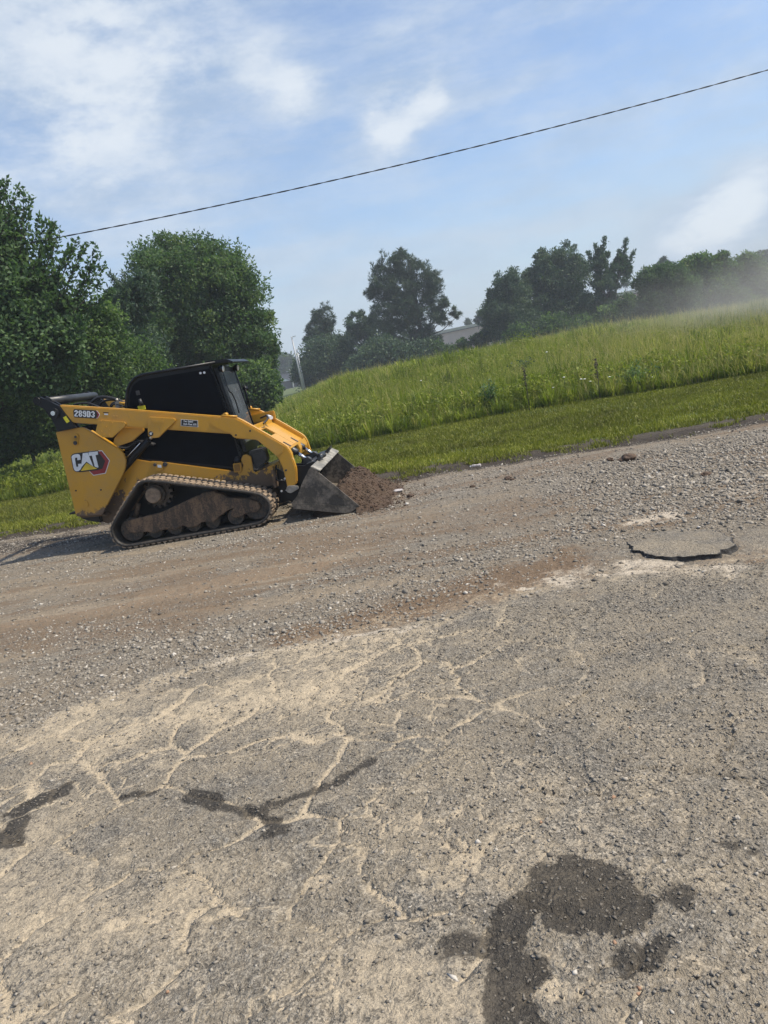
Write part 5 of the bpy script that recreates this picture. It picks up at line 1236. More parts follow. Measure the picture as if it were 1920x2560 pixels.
def tree(name, label, cat, key, nleaf, ll, lw, mat, trunk, group=None, kind='broad', clump=55, csig=0.16, shoots=(), barkm='bark', limbs=26, upward=0.3, drop=0.0, seed=1, tb=0.5, trunks=1):
    g = np.random.default_rng(seed)
    B = np.array(TREES[key], float)
    bx, by, bz = trunk
    root = empty(name, (bx, by, bz)); tag(root, label, cat, group)
    # clump centres spread through the shells of the blobs
    w = B[:, 3] ** 2; w /= w.sum()
    nc = max(12, nleaf // clump)
    bi = g.choice(len(B), nc, p=w)
    dirs = g.normal(0, 1, (nc, 3)); dirs /= np.linalg.norm(dirs, axis=1)[:, None]
    rad = (0.45 + 0.60 * g.random(nc) ** 0.6)
    C = B[bi, :3] + dirs * (B[bi, 3] * rad)[:, None] * np.array([1, 0.9, 1])
    gz = terrain_z(C[:, 0], C[:, 1])
    C[:, 2] = np.maximum(C[:, 2], gz + 0.15)
    ctint = np.clip(g.normal(tb, 0.22, nc), 0, 1)
    cs = (B[bi, 3] * csig * (0.6 + 0.8 * g.random(nc)))
    idx = g.integers(0, nc, nleaf)
    if kind == 'pine':
        # tufts of needles
        tufts = nleaf // 11
        ti = g.integers(0, nc, tufts)
        tc_ = C[ti] + np.clip(g.normal(0, 1, (tufts, 3)), -1.6, 1.6) * cs[ti][:, None] * np.array([1, 1, 0.7])
        P = np.repeat(tc_, 11, 0); n = len(P)
        D = g.normal(0, 1, (n, 3)) * 0.75 + np.array([0, 0, 0.55])
        V, F, T_ = leaves(P, ll, lw, np.clip(np.repeat(ctint[ti], 11) + g.normal(0, 0.12, n), 0, 1), D, 0.1)
    else:
        P = C[idx] + np.clip(g.normal(0, 1, (nleaf, 3)), -1.7, 1.7) * cs[idx][:, None] * np.array([1, 1, 0.8])
        D = g.normal(0, 1, (nleaf, 3)) * 0.8 + np.array([0, 0, -drop + upward])
        V, F, T_ = leaves(P, ll, lw, np.clip(ctint[idx] + g.normal(0, 0.14, nleaf), 0, 1), D, 0.1)
    mb = MB(); SHL = mb
    for sgm in shoots:
        a = np.array(sgm[:3]); b_ = np.array(sgm[3:])
        a[1] += g.uniform(-0.5, 0.5); ln = np.linalg.norm(b_ - a)
        k = int(ln / (ll * 0.115)) + 8
        u = g.random(k) ** 0.85
        Pp = a + (b_ - a) * u[:, None] + g.normal(0, 1, (k, 3)) * (ll * 0.75 * (1.25 - u * 0.95))[:, None]
        Dd = (b_ - a) / ln * 0.6 + g.normal(0, 0.7, (k, 3))
        v2, f2, t2 = leaves(Pp, ll, lw, np.clip(g.normal(tb, 0.2, k), 0, 1), Dd, 0.1)
        F = np.vstack([F, f2 + len(V)]); V = np.vstack([V, v2]); T_ = np.concatenate([T_, t2])
        SHL.tube([a, a * .5 + b_ * .5 + np.array([0, 0, -0.02]), b_], [0.02 * ln / 1.5, 0.012 * ln / 1.5, 0.004], 4)
    o = np_mesh('crown', V - np.array([bx, by, bz]), F, mat, root, T_)
    # trunk and limbs
    top = B[:, 2].max(); cx, cy = B[:, 0].mean(), B[:, 1].mean()
    h = top - bz; r0 = 0.028 * h + 0.03
    for tk in range(trunks):
        off = np.array([g.normal(0, 0.35) if trunks > 1 else 0, g.normal(0, 0.3) if trunks > 1 else 0, 0])
        e = np.array([cx + (g.normal(0, 0.8) if trunks > 1 else 0), cy, top - 0.12 * h])
        s_ = np.array([bx, by, bz - 0.2]) + off
        pts = [s_ + (e - s_) * u + np.array([math.sin(u * 5 + seed + tk) * 0.02 * h, math.cos(u * 4) * 0.02 * h, 0]) for u in np.linspace(0, 1, 8)]
        mb.tube(pts, [r0 / trunks ** 0.5 * (1 - 0.85 * u) for u in np.linspace(0, 1, 8)], 8)
    sel = g.choice(nc, min(limbs, nc), replace=False)
    for j in sel:
        c_ = C[j]; uu = np.clip((c_[2] - bz) / h * 0.72, 0.12, 0.9)
        s_ = np.array([bx + (cx - bx) * uu, by + (cy - by) * uu, bz + uu * h * 0.88])
        mid = (s_ + c_) / 2 + np.array([0, 0, -0.04 * h if kind == 'pine' else 0.03 * h])
        rr = r0 * 0.34 * (1 - 0.6 * uu)
        mb.tube([s_, mid, c_], [rr, rr * 0.6, rr * 0.15], 5)
    me_o = mb.build('trunk', M[barkm], root); me_o.data.transform(Matrix.Translation((-bx, -by, -bz)))
    return root

def gz(x, y): return float(terrain_z(np.array([x]), np.array([y]))[0])
def fr(key, dx=0.0):
    B = np.array(TREES[key], float); x = float(np.average(B[:, 0], weights=B[:, 3] ** 2)) + dx; y = float(B[:, 1].mean()) + 0.2
    return (x, y, gz(x, y))
G1 = 'trees beyond the meadow'
tree('maple_tree', 'tall leafy tree at the left edge with long upright shoots against the sky', 'tree', 'maple', 78000, 0.13, 0.075, M['leaf_maple'], (-12.2, 24.5, 0.2), G1, shoots=SHOOTS['maple'], seed=11, csig=0.17, clump=110, limbs=40, tb=0.5)
tree('oak_tree', 'large rounded dense tree directly behind the black loader cab', 'tree', 'oak', 170000, 0.17, 0.075, M['leaf_oak'], (-6.9, 38.3, 0.6), G1, shoots=SHOOTS['oak'], seed=12, csig=0.14, clump=170, limbs=60, drop=0.35, trunks=3)
tree('cedar_tree', 'dark tree with feathery branches reaching left of the rounded tree', 'tree', 'cedar', 34000, 0.20, 0.055, M['leaf_dark'], (-8.9, 33.4, 0.5), G1, shoots=SHOOTS['cedar'] * 3, seed=13, csig=0.2, limbs=30, tb=0.4)
tree('thicket', 'dense green thicket under the leafy tree at the left edge', 'bushes', 'under1', 80000, 0.12, 0.065, M['leaf_under'], fr('under1'), None, seed=14, csig=0.22, limbs=24, clump=70)
tree('thicket', 'dark green thicket behind the rear of the loader', 'bushes', 'under2', 70000, 0.12, 0.065, M['leaf_under'], fr('under2'), None, seed=15, csig=0.22, limbs=24, clump=70, tb=0.42)
tree('thicket', 'low tangled green bushes at the left edge above the roadside grass', 'bushes', 'under3', 42000, 0.12, 0.07, M['leaf_under'], fr('under3'), None, seed=41, csig=0.25, limbs=14, clump=60, tb=0.45)
tree('shrub', 'low leafy shrub right of the loader cab at the foot of the rounded tree', 'shrub', 'edgebush', 26000, 0.18, 0.10, M['leaf_under'], fr('edgebush'), None, seed=16, csig=0.2, limbs=14)
tree('pine_tree', 'small dark pine left of the large pine', 'tree', 'spine', 14000, 0.42, 0.06, M['leaf_pine'], (fr('spine')[0], 96, 0.5), G1, 'pine', seed=17, csig=0.20, clump=130, limbs=26)
tree('broadleaf_tree', 'low dark round tree mass under the small pine', 'tree', 'leftmass', 36000, 0.30, 0.14, M['leaf_dark'], fr('leftmass'), G1, seed=18, csig=0.2, clump=70)
tree('broadleaf_tree', 'mid sized rounded tree between the small pine and the large pine', 'tree', 'midtree', 19000, 0.30, 0.12, M['leaf_dark'], fr('midtree'), G1, seed=19, csig=0.13, clump=170, trunks=3)
tree('pine_tree', 'large dark pine with a broad crown in the middle of the tree line', 'tree', 'bigpine', 60000, 0.42, 0.06, M['leaf_pine'], (8.3, 90.2, 0.6), G1, 'pine', seed=20, csig=0.20, clump=150, limbs=70, tb=0.45)
tree('thicket', 'dark scrub at the foot of the large pine', 'bushes', 'midscrub', 28000, 0.36, 0.18, M['leaf_dark'], fr('midscrub'), None, seed=21, csig=0.22, clump=70)
tree('thicket', 'low scrub in front of the pinkish building beside the large pine', 'bushes', 'lowscrub', 24000, 0.30, 0.14, M['leaf_under'], fr('lowscrub'), None, seed=22, csig=0.24, clump=60, tb=0.4)
tree('pine_tree', 'tiny distant pine standing alone above the pinkish building roof', 'tree', 'tiny1', 900, 0.6, 0.14, M['leaf_pine'], (fr('tiny1')[0], 190, 0.5), 'distant pines behind the building', 'pine', seed=23, csig=0.3, clump=60, limbs=5)
tree('pine_tree', 'distant clump of dark tree tops above the right part of the pinkish roof', 'tree', 'tiny2', 3000, 0.5, 0.16, M['leaf_pine'], (fr('tiny2')[0], 150, 0.5), 'distant pines behind the building', 'pine', seed=24, csig=0.25, clump=80, limbs=6)
tree('locust_tree', 'feathery dark tree at the left end of the right hand grove', 'tree', 'locust', 38000, 0.30, 0.10, M['leaf_dark'], fr('locust'), G1, seed=25, csig=0.17, clump=120, limbs=34, drop=0.2)
tree('elm_tree', 'broad tall dark tree in the middle of the right hand grove', 'tree', 'elm', 70000, 0.30, 0.13, M['leaf_dark'], fr('elm'), G1, seed=26, csig=0.16, clump=130, limbs=40)
tree('spiky_tree', 'tree with two spiky leafy tops and pale bare trunks in the right hand grove', 'tree', 'spiky', 19000, 0.30, 0.11, M['leaf_dark'], fr('spiky'), G1, shoots=SHOOTS['spiky'] * 4, seed=27, csig=0.15, clump=130, limbs=40, barkm='palebark', trunks=3, upward=0.7)
tree('thicket', 'scrub along the foot of the right hand grove', 'bushes', 'scrub3', 30000, 0.30, 0.14, M['leaf_under'], fr('scrub3'), None, seed=28, csig=0.24, clump=60, tb=0.4)
tree('willow_shrub', 'pale green bushy tree just right of the spiky tree, half veiled by dust', 'tree', 'willow', 42000, 0.30, 0.10, M['leaf_pale'], fr('willow'), G1, seed=29, csig=0.2, clump=70, upward=0.8)
tree('broadleaf_tree', 'dusty green tree right of the pale bushy tree', 'tree', 'haze1', 34000, 0.32, 0.15, M['leaf_oak'], fr('haze1'), G1, seed=30, csig=0.2, clump=80)
tree('broadleaf_tree', 'dusty green tree at the right edge of the photo', 'tree', 'haze2', 32000, 0.32, 0.15, M['leaf_oak'], fr('haze2'), G1, seed=31, csig=0.2, clump=80)
tree('pine_tree', 'distant dark tree top above the gap left of the pale bushy tree', 'tree', 'tiny4', 700, 0.5, 0.14, M['leaf_pine'], (fr('tiny4')[0], 160, 0.5), 'distant pines behind the building', 'pine', seed=32, csig=0.3, clump=50, limbs=4)
tree('pine_tree', 'distant dark pine top rising above the pale bushy tree', 'tree', 'tiny3', 1500, 0.5, 0.14, M['leaf_pine'], (fr('tiny3')[0], 150, 0.5), 'distant pines behind the building', 'pine', seed=33, csig=0.3, clump=60, limbs=5)
tree('pine_tree', 'distant dark tree tops at the far right above the building', 'tree', 'tiny5', 1800, 0.5, 0.14, M['leaf_pine'], (fr('tiny5')[0], 150, 0.5), 'distant pines behind the building', 'pine', seed=34, csig=0.3, clump=60, limbs=5)
fw = tree('woodland', 'far off wooded ridge behind the white gabled house', 'woodland', 'farwood1', 26000, 0.9, 0.5, M['leaf_dark'], fr('farwood1'), None, seed=35, csig=0.2, clump=70, limbs=8)

# far tree belt that closes the horizon to both sides (one mass nobody could count)
N = 150000
xb = np.concatenate([rng.uniform(-260, -18, N // 2), rng.uniform(-20, 300, N // 2)])
yb = 250 + rng.uniform(0, 24, N)
hb = (3.0 + 5.5 * fbm(xb, xb * 0, 0.05, 4, 120)) * np.where(xb < -40, 1.3, 0.70)
zb = rng.random(N) ** 0.7 * hb
V, F, T_ = leaves(np.column_stack([xb, yb, zb]), 1.2, 0.7, np.clip(rng.normal(0.45, 0.2, N), 0, 1))
o = np_mesh('far_woods', V, F, M['leaf_dark'], None, T_); tag(o, None, None, None, 'stuff')

# grass
def blades(x, y, z, h, w, tint, lean=0.35, name='grass', mat=None, hang=0.0):
    n = len(x); a = rng.random(n) * 6.283
    sx, sy = np.cos(a) * w * 0.5, np.sin(a) * w * 0.5
    la = rng.random(n) * 6.283; lm = np.abs(rng.normal(0, lean, n)) * h
    lx, ly = np.cos(la) * lm, np.sin(la) * lm
    V = np.empty((n, 5, 3))
    V[:, 0] = np.column_stack([x - sx, y - sy, z]); V[:, 1] = np.column_stack([x + sx, y + sy, z])
    V[:, 2] = np.column_stack([x + sx * .8 + lx * .38, y + sy * .8 + ly * .38, z + h * 0.6]); V[:, 3] = np.column_stack([x - sx * .8 + lx * .38, y - sy * .8 + ly * .38, z + h * 0.6])
    V[:, 4] = np.column_stack([x + lx, y + ly, z + h * (1 - 0.25 * np.minimum(1, lm / h))])
    b_ = 5 * np.arange(n)[:, None]
    F = np.concatenate([b_ + np.array([[0, 1, 2]]), b_ + np.array([[0, 2, 3]]), b_ + np.array([[3, 2, 4]])])
    T = np.repeat(tint, 5)
    return V.reshape(-1, 3), F, T
def field(n, y0, y1, pw, spread):
    y = y0 + (y1 - y0) * rng.random(n) ** pw
    x = rng.uniform(-1, 1, n) * (spread * y + 2.0)
    return x, y
# mown strip
x, y = field(360000, 9.5, 21.5, 1.0, 0.60)
e = edge_y(x); tl = line_y(TALL, x)
d = y - e
k = (d > 0.12 + 0.35 * fbm(x, y, 3, 3, 130)) & (y < tl + 0.5) & (rng.random(len(x)) < sst(d, 0.1, 0.7) * (0.35 + 0.65 * sst(fbm(x, y, 1.7, 3, 131), 0.3, 0.5)))
x, y = x[k], y[k]
hh = (0.03 + 0.06 * rng.random(len(x))) * (0.7 + 0.7 * fbm(x, y, 0.9, 3, 132))
tint = np.clip(0.95 * (fbm(x, y, 0.9, 5, 133, 0.7) - 0.28) + 0.30 * rng.random(len(x)) + 0.25 * (1 - sst(np.abs(y - edge_y(x) - 0.9), 0.2, 0.9)) + 0.05, 0, 1)
V, F, T_ = blades(x, y, terrain_z(x, y), hh, 0.013 + 0.008 * rng.random(len(x)), tint, 0.55)
o = np_mesh('mown_grass', V, F, M['grass_mown'], None, T_); tag(o, None, None, None, 'stuff')
# ragged clumps and torn turf at the verge
x = rng.uniform(-9, 9, 26000); y = edge_y(x) + rng.normal(0.10, 0.16, len(x)); k = rng.random(len(x)) < sst(fbm(x, y, 3.2, 3, 140), 0.45, 0.7); x, y = x[k], y[k]
V, F, T_ = blades(x, y, np.maximum(terrain_z(x, y), road_z(x, y)), 0.03 + 0.05 * rng.random(len(x)), np.full(len(x), 0.012), rng.random(len(x)) * 0.8, 0.8)
o = np_mesh('verge_grass', V, F, M['grass_mown'], None, T_); tag(o, None, None, None, 'stuff')
# tall meadow
x1, y1_ = field(360000, 15.5, 30, 1.25, 0.60)
x2, y2_ = field(150000, 30, 75, 1.6, 0.62)
x = np.concatenate([x1, x2]); y = np.concatenate([y1_, y2_])
tl = line_y(TALL, x) + (fbm(x, x * 0, 1.5, 3, 150) - 0.5) * 0.7
k = (y > tl); x, y, tl = x[k], y[k], tl[k]
far = np.concatenate([[0]])[0] + sst(y, 26, 50)
patch = fbm(x, y, 0.45, 4, 151)
front = 1 - sst(y - tl, 0.0, 2.2)
hh = (0.42 + 0.55 * rng.random(len(x)) ** 1.4) * (0.55 + 0.75 * patch) * (1 - 0.52 * front)
leftz = sst(-x / y, 0.18, 0.36)
hh *= 1 - 0.12 * leftz
hh *= 1 - 0.50 * sst(-x / y, 0.03, 0.10) * sst(y, 21, 29)
dead = sst(fbm(x, y, 0.9, 5, 158, 0.7), 0.58, 0.70) * (1 - leftz)
tint = np.clip(0.30 * dead + 0.02 + 0.50 * sst(fbm(x, y, 1.1, 5, 152, 0.7), 0.32, 0.68) + 0.42 * rng.random(len(x)) - 0.10 * front + 0.08 * sst(x / y, 0.2, 0.45), 0, 1)
seedy = rng.random(len(x)) < 0.06 * (1 + 2.5 * sst(x / y, 0.15, 0.45)) * (1 - leftz); tint[seedy] = 0.97; hh[seedy] *= 1.35
w = 0.012 + 0.008 * rng.random(len(x)) + 0.022 * far; w[seedy] *= 0.8
V, F, T_ = blades(x, y, terrain_z(x, y) - 0.02, hh, w, tint, 0.50)
o = np_mesh('tall_grass', V, F, M['grass_tall'], None, T_); tag(o, None, None, None, 'stuff')
# tussocks of arching blades that break up the meadow
cx_, cy_ = field(9000, 15.5, 36, 1.25, 0.60)
k = cy_ > line_y(TALL, cx_) - 0.05; cx_, cy_ = cx_[k], cy_[k]
nb_ = 34
hx = (0.35 + 0.75 * rng.random(len(cx_)) ** 1.6) * (0.6 + 0.4 * sst(cy_ - line_y(TALL, cx_), 0, 2)) * (0.6 + 0.7 * fbm(cx_, cy_, 0.5, 3, 155))
hx *= 1 - 0.50 * sst(-cx_ / cy_, 0.03, 0.10) * sst(cy_, 21, 29)
ct_ = np.clip(rng.normal(0.42, 0.24, len(cx_)) + 0.15 * (fbm(cx_, cy_, 0.4, 3, 156) - 0.5), 0, 1)
a = rng.random((len(cx_), nb_)) * 6.283; rad_ = rng.random((len(cx_), nb_)) * 0.09
bx_ = (cx_[:, None] + np.cos(a) * rad_).ravel(); by_ = (cy_[:, None] + np.sin(a) * rad_).ravel()
bh = (hx[:, None] * (0.55 + 0.6 * rng.random((len(cx_), nb_)))).ravel(); a = a.ravel()
lm = bh * np.abs(rng.normal(0.42, 0.32, len(bh)))
n = len(bh); ww = (0.010 + 0.010 * rng.random(n)) * (1 + 0.8 * sst(by_, 24, 36)); zz = terrain_z(bx_, by_) - 0.02
sx, sy = -np.sin(a) * ww * 0.5, np.cos(a) * ww * 0.5; lx, ly = np.cos(a) * lm, np.sin(a) * lm
V = np.empty((n, 5, 3)); drop_ = np.minimum(0.45, 0.5 * lm / bh)
V[:, 0] = np.column_stack([bx_ - sx, by_ - sy, zz]); V[:, 1] = np.column_stack([bx_ + sx, by_ + sy, zz])
V[:, 2] = np.column_stack([bx_ + sx + lx * .45, by_ + sy + ly * .45, zz + bh * 0.72]); V[:, 3] = np.column_stack([bx_ - sx + lx * .45, by_ - sy + ly * .45, zz + bh * 0.72])
V[:, 4] = np.column_stack([bx_ + lx * 1.1, by_ + ly * 1.1, zz + bh * (1 - drop_)])
b_ = 5 * np.arange(n)[:, None]
F = np.concatenate([b_ + np.array([[0, 1, 2]]), b_ + np.array([[0, 2, 3]]), b_ + np.array([[3, 2, 4]])])
tt2 = np.clip(np.repeat(ct_, nb_) + rng.normal(0, 0.10, n), 0, 1)
o = np_mesh('grass_tussocks', V.reshape(-1, 3), F, M['grass_tall'], None, np.repeat(tt2, 5)); tag(o, None, None, None, 'stuff')
# broad leaved weeds among the tall grass
x, y = field(200000, 15.5, 34, 1.2, 0.60)
tl = line_y(TALL, x) + 0.25
k = (y > tl) & (rng.random(len(x)) < 0.30 + 0.70 * np.maximum(sst(-x / y, 0.16, 0.3), sst(fbm(x, y, 0.8, 3, 160), 0.52, 0.66)))
x, y = x[k], y[k]
hm = (0.35 + 0.55 * fbm(x, y, 1.6, 3, 161)) * (1 - 0.50 * sst(-x / y, 0.03, 0.10) * sst(y, 21, 29))
z = terrain_z(x, y) + hm * (0.45 + 0.62 * rng.random(len(x)))
V, F, T_ = leaves(np.column_stack([x, y, z]), 0.085, 0.04, np.clip(rng.normal(0.52, 0.17, len(x)), 0, 0.85), rng.normal(0, 0.9, (len(x), 3)) + [0, 0, 0.25], 0.1)
o = np_mesh('meadow_weeds', V, F, M['grass_tall'], None, T_); tag(o, None, None, None, 'stuff')

# single plants that stand out in the meadow
def weed(name, x, y, h, w_, n, mat, label, cat, tb, bark='bark', group=None):
    z0 = gz(x, y)
    r = empty(name, (x, y, z0)); tag(r, label, cat, group)
    g = rng
    mb = MB()
    cen = []
    for i in range(9):
        a = g.random() * 6.28; u = g.random() * w_
        tip = np.array([math.cos(a) * u, math.sin(a) * u, h * (0.7 + 0.35 * g.random())])
        mb.tube([(0, 0, -0.03), tip * 0.5 + np.array([0, 0, 0.03]), tip], [0.008, 0.006, 0.003], 4)
        for k_ in range(n // 9):
            cen.append(tip * (0.25 + 0.75 * g.random()) + g.normal(0, w_ * 0.16, 3))
    mb.build('stem', M[bark], r)
    V, F, T_ = leaves(np.array(cen), 0.09, 0.035, np.clip(g.normal(tb, 0.15, len(cen)), 0, 1))
    np_mesh('leaves', V, F, mat, r, T_)
weed('meadow_shrub', 3.05, 18.9, 0.80, 0.30, 420, M['leaf_oak'], 'dark bushy weed in the tall grass left of the brown stalk', 'weed', 0.6)
weed('meadow_shrub', 5.0, 24.0, 0.8, 0.4, 900, M['leaf_dark'], 'dark bushy weed further back in the tall grass towards the right grove', 'weed', 0.5)
weed('meadow_shrub', 6.3, 18.0, 0.55, 0.55, 900, M['leaf_oak'], 'dark green low weed at the mown edge near the white flowers', 'weed', 0.7)
weed('meadow_shrub', 6.6, 31.0, 1.0, 0.8, 1600, M['grass_tall'], 'bright green leafy bush on the meadow crest before the right grove', 'weed', 0.5)
weed('meadow_shrub', 1.9, 28.0, 0.95, 0.6, 1200, M['grass_tall'], 'bright green leafy weed on the meadow crest below the pinkish building', 'weed', 0.4)
def stalk(x, y, h, label):
    z0 = gz(x, y); r = empty('seed_stalk', (x, y, z0)); tag(r, label, 'weed', 'dark seed stalks in the meadow')
    mb = MB(); mb.tube([(0, 0, -0.03), (0.01, 0, h * .5), (0.0, 0, h)], [0.009, 0.008, 0.004], 5); mb.build('stem', M['bark'], r)
    P = np.column_stack([rng.normal(0, 0.02, 160), rng.normal(0, 0.02, 160), h * (0.55 + 0.45 * rng.random(160))])
    V, F, T_ = leaves(P, 0.035, 0.02, np.zeros(160)); np_mesh('seed_head', V, F, M['bark'], r, T_)
stalk(3.78, 17.95, 1.05, 'dark brown seed stalk right of the dark bushy weed')
stalk(5.38, 17.7, 0.95, 'dark seed stalk beside the white flowers at the mown edge')

M['petal'] = simple('petal', (0.72, 0.72, 0.62), 0.7)
fl_pos = [(4.76, 18.3, 0.62, 'white flower head left of the paired white flowers'), (5.13, 18.2, 0.52, 'left one of the paired white flowers'), (5.21, 18.2, 0.51, 'right one of the paired white flowers'),
          (5.77, 18.1, 0.46, 'white flower right of the second dark seed stalk'), (5.37, 18.3, 0.43, 'low white flower under the second dark seed stalk'), (6.58, 17.6, 0.32, 'small white flower at the right mown edge'),
          (4.5, 18.4, 0.42, 'low white flower near the first dark seed stalk'), (4.95, 20.4, 1.2, 'white flower high on the slope above the paired flowers'), (8.9, 17.3, 0.38, 'small white flower close to the right edge of the meadow'),
          (1.7, 22.0, 0.95, 'small pale flower on the slope below the large pine'), (-8.9, 20.6, 0.30, 'small white flower in the grass left of the loader')]
for (x_, y_, h_, lb) in fl_pos:
    z0 = gz(x_, y_); r = empty('wildflower', (x_, y_, z0)); tag(r, lb, 'flower', 'white flowers in the meadow')
    mb = MB(); mb.tube([(0, 0, -0.02), (0.01, 0.0, h_)], [0.005, 0.004], 4); mb.build('stem', M['leaf_oak'], r)
    mb = MB(); mb.tube([(0.01, 0, h_ - 0.012), (0.01, 0, h_), (0.01, 0, h_ + 0.012)], [0.018, 0.038, 0.012], 10); mb.build('flower_head', M['petal'], r)

# ---------------------------------------------------------------- things far behind
def lamp_post(x, y, z0, z1, lean, label):
    r = empty('lamp_post', (x, y, z0)); tag(r, label, 'lamp post', 'tall lamp posts behind the meadow')
    h = z1 - z0
    mb = MB(); mb.tube([(0, 0, 0), (-lean * h, 0, h)], [0.11, 0.075], 10); mb.build('pole', M['gal'], r)
    mb = MB(); mb.tube([(-lean * h, 0, h - 0.08), (-lean * h + 0.25, 0, h - 0.02)], [0.035, 0.03], 8); mb.prism([(-lean * h + 0.12, h), (-lean * h + 0.48, h + 0.04), (-lean * h + 0.48, h - 0.02), (-lean * h + 0.15, h - 0.05)], -0.1, 0.1, 0.012); mb.build('lamp_head', M['gal'], r)
lamp_post(-6.41, 88, 0.3, 6.56, 0.020, 'nearer, taller grey lamp post right of the rounded tree')
lamp_post(-6.42, 91, 0.3, 5.28, 0.010, 'farther, shorter grey lamp post beside the small pine')
def upole(x, y, h, label, box=False):
    r = empty('utility_pole', (x, y, 0)); tag(r, label, 'utility pole', 'distant utility poles by the house')
    mb = MB(); mb.tube([(0, 0, 0), (-0.05, 0, h)], [0.11, 0.08], 8); mb.build('pole', M['gal'], r)
    mb = MB(); mb.box(-0.8, 0.8, -0.05, 0.05, h - 0.35, h - 0.25, 0.0); mb.build('crossarm', M['gal'], r)
    if box:
        mb = MB(); mb.tube([(0.25, 0, h - 1.4), (0.25, 0, h - 0.8)], 0.17, 10); mb.build('transformer', M['gal'], r)
upole(-14.0, 165, 4.3, 'short distant utility pole behind the house roof')
upole(-12.75, 165, 4.4, 'distant utility pole with a grey transformer right of the house roof', True)
# raised slatted frame (back of a sign structure)
r = empty('sign_frame', (-13.3, 170, 0)); tag(r, 'dark slatted sign frame on a post seen from behind, beside the lamp posts', 'sign frame')
mb = MB(); mb.tube([(0.45, 0, 0), (0.45, 0, 6.6)], 0.10, 8); mb.build('post', M['black_dull'], r)
mb = MB()
for i in range(9): mb.box(-0.66 + i * 0.155, -0.60 + i * 0.155, -0.05, 0.05, 5.35 + 0.012 * i, 6.62 - 0.008 * i)
mb.build('slats', M['black_dull'], r)
mb = MB(); mb.box(-0.7, 0.7, -0.20, -0.06, 5.55, 5.66); mb.box(-0.7, 0.7, -0.12, -0.06, 6.40, 6.46); mb.box(0.34, 0.66, -0.3, 0.3, 6.50, 6.80); mb.build('catwalk', M['black_dull'], r)
# house
M['darkbrick'] = simple('dark_brick', (0.055, 0.05, 0.055), 0.9, 0, 0.3, 2)
M['roofgrey'] = simple('grey_shingle', (0.14, 0.145, 0.16), 0.9, 0, 0.2, 3)
M['gable'] = simple('white_siding', (0.62, 0.63, 0.64), 0.8, 0, 0.06, 2)
H = empty('house', (-22.0, 190, 0)); tag(H, 'low dark brick house with white gable and grey roof between rounded tree and lamp posts', 'house')
mb = MB(); mb.box(-1.0, 9.6, 0.0, 9.0, -0.5, 2.15); mb.build('wall', M['darkbrick'], H)
mb = MB(); bm = bmesh.new()
vs = [bm.verts.new(p) for p in ((-1.2, -0.35, 2.15), (1.9, -0.35, 3.75), (5.6, -0.35, 2.15))]; f = bm.faces.new(vs); rr_ = bmesh.ops.extrude_face_region(bm, geom=[f])
for g_ in rr_['geom']:
    if isinstance(g_, bmesh.types.BMVert): g_.co.y += 0.25
bmesh.ops.recalc_face_normals(bm, faces=bm.faces); mb._merge(bm); mb.build('gable', M['gable'], H)
mb = MB(); mb.prism([(-1.6, 2.15), (-1.5, 2.28), (1.9, 3.98), (5.8, 2.30), (5.9, 2.15), (1.9, 3.78)], -0.42, 9.0)
mb.prism([(1.9, 3.86), (8.3, 3.86), (10.2, 2.20), (5.75, 2.2)], 0.6, 8.6); rf = mb.build('roof', M['roofgrey'], H)
for xx_ in (5.9, 7.2, 8.6):
    mb = MB(); mb.box(xx_, xx_ + 0.22, -0.25, -0.05, -0.5, 2.15); mb.build('porch_post', M['gable'], H)
mb = MB(); mb.box(2.6, 3.8, -0.06, -0.01, 0.8, 1.8); mb.build('window', M['doorglass'], H)
# long pinkish building
M['pinkwall'] = simple('pink_wall', (0.56, 0.42, 0.36), 0.9, 0, 0.08, 0.5)
M['trim'] = simple('beige_trim', (0.46, 0.42, 0.34), 0.8, 0, 0.1, 1)
Bd = empty('long_building', (14.0, 182.0, 0)); tag(Bd, 'long pinkish commercial building with a beige roof band behind the trees', 'building')
bvec = np.array([73.0 - 14.0, 128.0 - 182.0]); bl = float(np.hypot(*bvec)) ; Bd.rotation_euler = (0, 0, math.atan2(bvec[1], bvec[0]))
bl *= 1.25
mb = MB(); mb.box(0, bl, 0, 30, -1, 6.1); mb.build('wall', M['pinkwall'], Bd)
mb = MB(); mb.box(-0.3, bl + 0.3, -0.3, 30.3, 6.1, 6.75); mb.build('roof_band', M['trim'], Bd)
mb = MB(); mb.box(-0.34, bl + 0.34, -0.36, -0.302, 6.0, 6.12); mb.build('gutter', M['darkbrick'], Bd)
for k in range(9):
    x0_ = 4 + k * (bl - 8) / 9
    mb = MB(); mb.box(x0_, x0_ + 1.6, -0.04, -0.003, 1.2, 3.2); fr_ = mb.build('window', M['trim'], Bd)
    mb = MB(); mb.box(x0_ + 0.12, x0_ + 1.48, -0.06, -0.043, 1.32, 3.08); mb.build('pane', M['doorglass'], fr_)

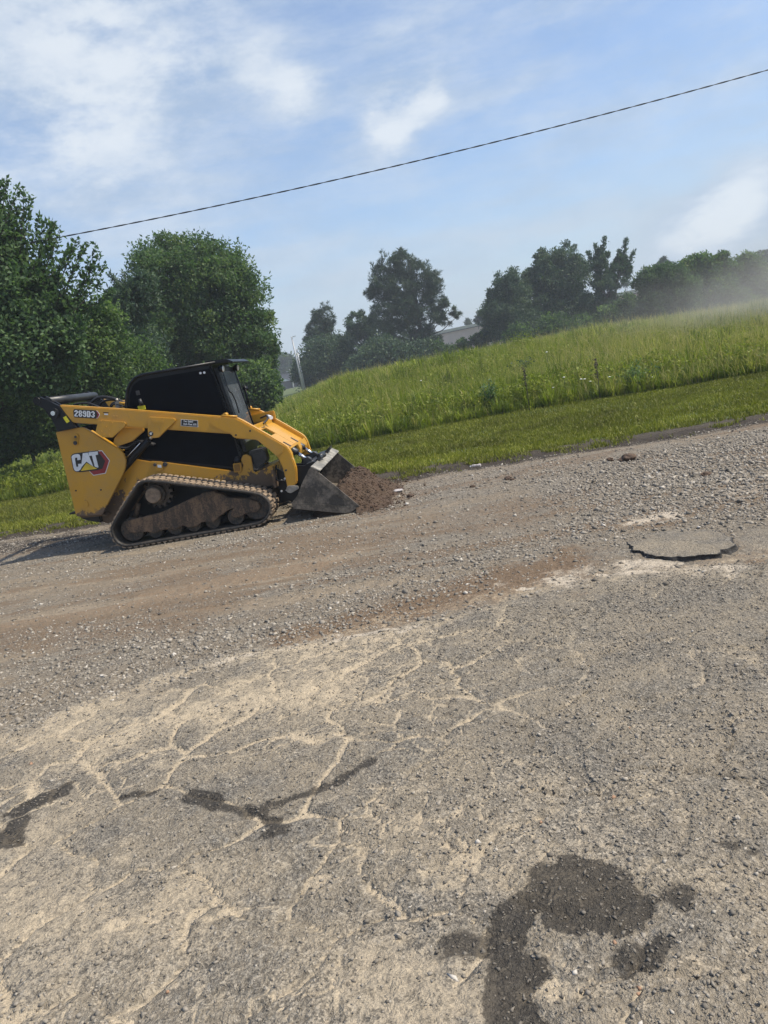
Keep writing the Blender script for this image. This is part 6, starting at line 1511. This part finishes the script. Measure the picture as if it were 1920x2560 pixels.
# overhead cable: two strands twisted together
cab_pts = [(-20, 22.0, 6.95), (-14, 22.0, 6.76), (-8.85, 22.0, 6.66), (-7.16, 22.0, 6.62), (-2.51, 22.0, 6.60), (1.69, 22.0, 6.74), (5.47, 22.0, 6.97), (8.76, 22.0, 7.19), (12.28, 22.0, 7.48), (20, 22.0, 8.25), (30, 22, 9.4)]
cp = np.array(cab_pts); cf = np.polyfit(cp[:, 0], cp[:, 2], 3)
cb = empty('overhead_cable', (0, 22, 6.6)); tag(cb, 'thin black twisted overhead cable sloping across the sky', 'cable')
for ph in (0.0, math.pi):
    q = np.linspace(-20, 30, 900); zc = np.polyval(cf, q)
    pts = [(a, 0.0095 * math.cos(a * 7 + ph), z_ - 6.6 + 0.0095 * math.sin(a * 7 + ph)) for a, z_ in zip(q, zc)]
    mb = MB(); mb.tube(pts, 0.0095, 5); mb.build('strand', M['cable'], cb)

# ---------------------------------------------------------------- air: thin haze, and the drifting dust at the right
def volume_box(name, lo, hi, dens, col, local=None):
    bm = bmesh.new(); bmesh.ops.create_cube(bm, size=1.0)
    for v in bm.verts:
        v.co = Vector([(lo[i] + hi[i]) / 2 + v.co[i] * (hi[i] - lo[i]) for i in range(3)])
    me = bpy.data.meshes.new(name); bm.to_mesh(me); bm.free()
    m = bpy.data.materials.new(name); m.use_nodes = True; nt = NT(m.node_tree)
    for n in list(nt.n): nt.n.remove(n)
    out = nt.n.new('ShaderNodeOutputMaterial')
    pv_ = nt.node('ShaderNodeVolumePrincipled', {'Color': (*col, 1), 'Density': dens, 'Anisotropy': 0.0})
    nt.l.new(pv_.outputs[0], out.inputs['Volume'])
    if local: nt.set(pv_.inputs['Density'], local(nt))
    o = link(name, me, m); tag(o, None, None, None, 'stuff'); return o
volume_box('haze', (-650, -65, -1.5), (650, 920, 30), HAZE, (0.80, 0.87, 0.95))
def dust_density(nt):
    tc = nt.n.new('ShaderNodeTexCoord').outputs['Object']
    p = nt.vmath('DIVIDE', nt.vmath('SUBTRACT', tc, (19.0, 27.5, 1.2)), (12.0, 7.0, 3.2))
    d = nt.vmath('LENGTH', p)
    n = nt.noise(tc, 0.35, 4, 0.6)
    q = nt.math('ADD', d, nt.math('MULTIPLY', nt.math('SUBTRACT', n, 0.5), 1.0))
    return nt.math('MULTIPLY', nt.ss(q, 1.0, 0.1), DUST)
volume_box('dust_cloud', (5.0, 19.0, -0.3), (33.0, 36.0, 5.5), 0.0, (0.78, 0.76, 0.70), dust_density)
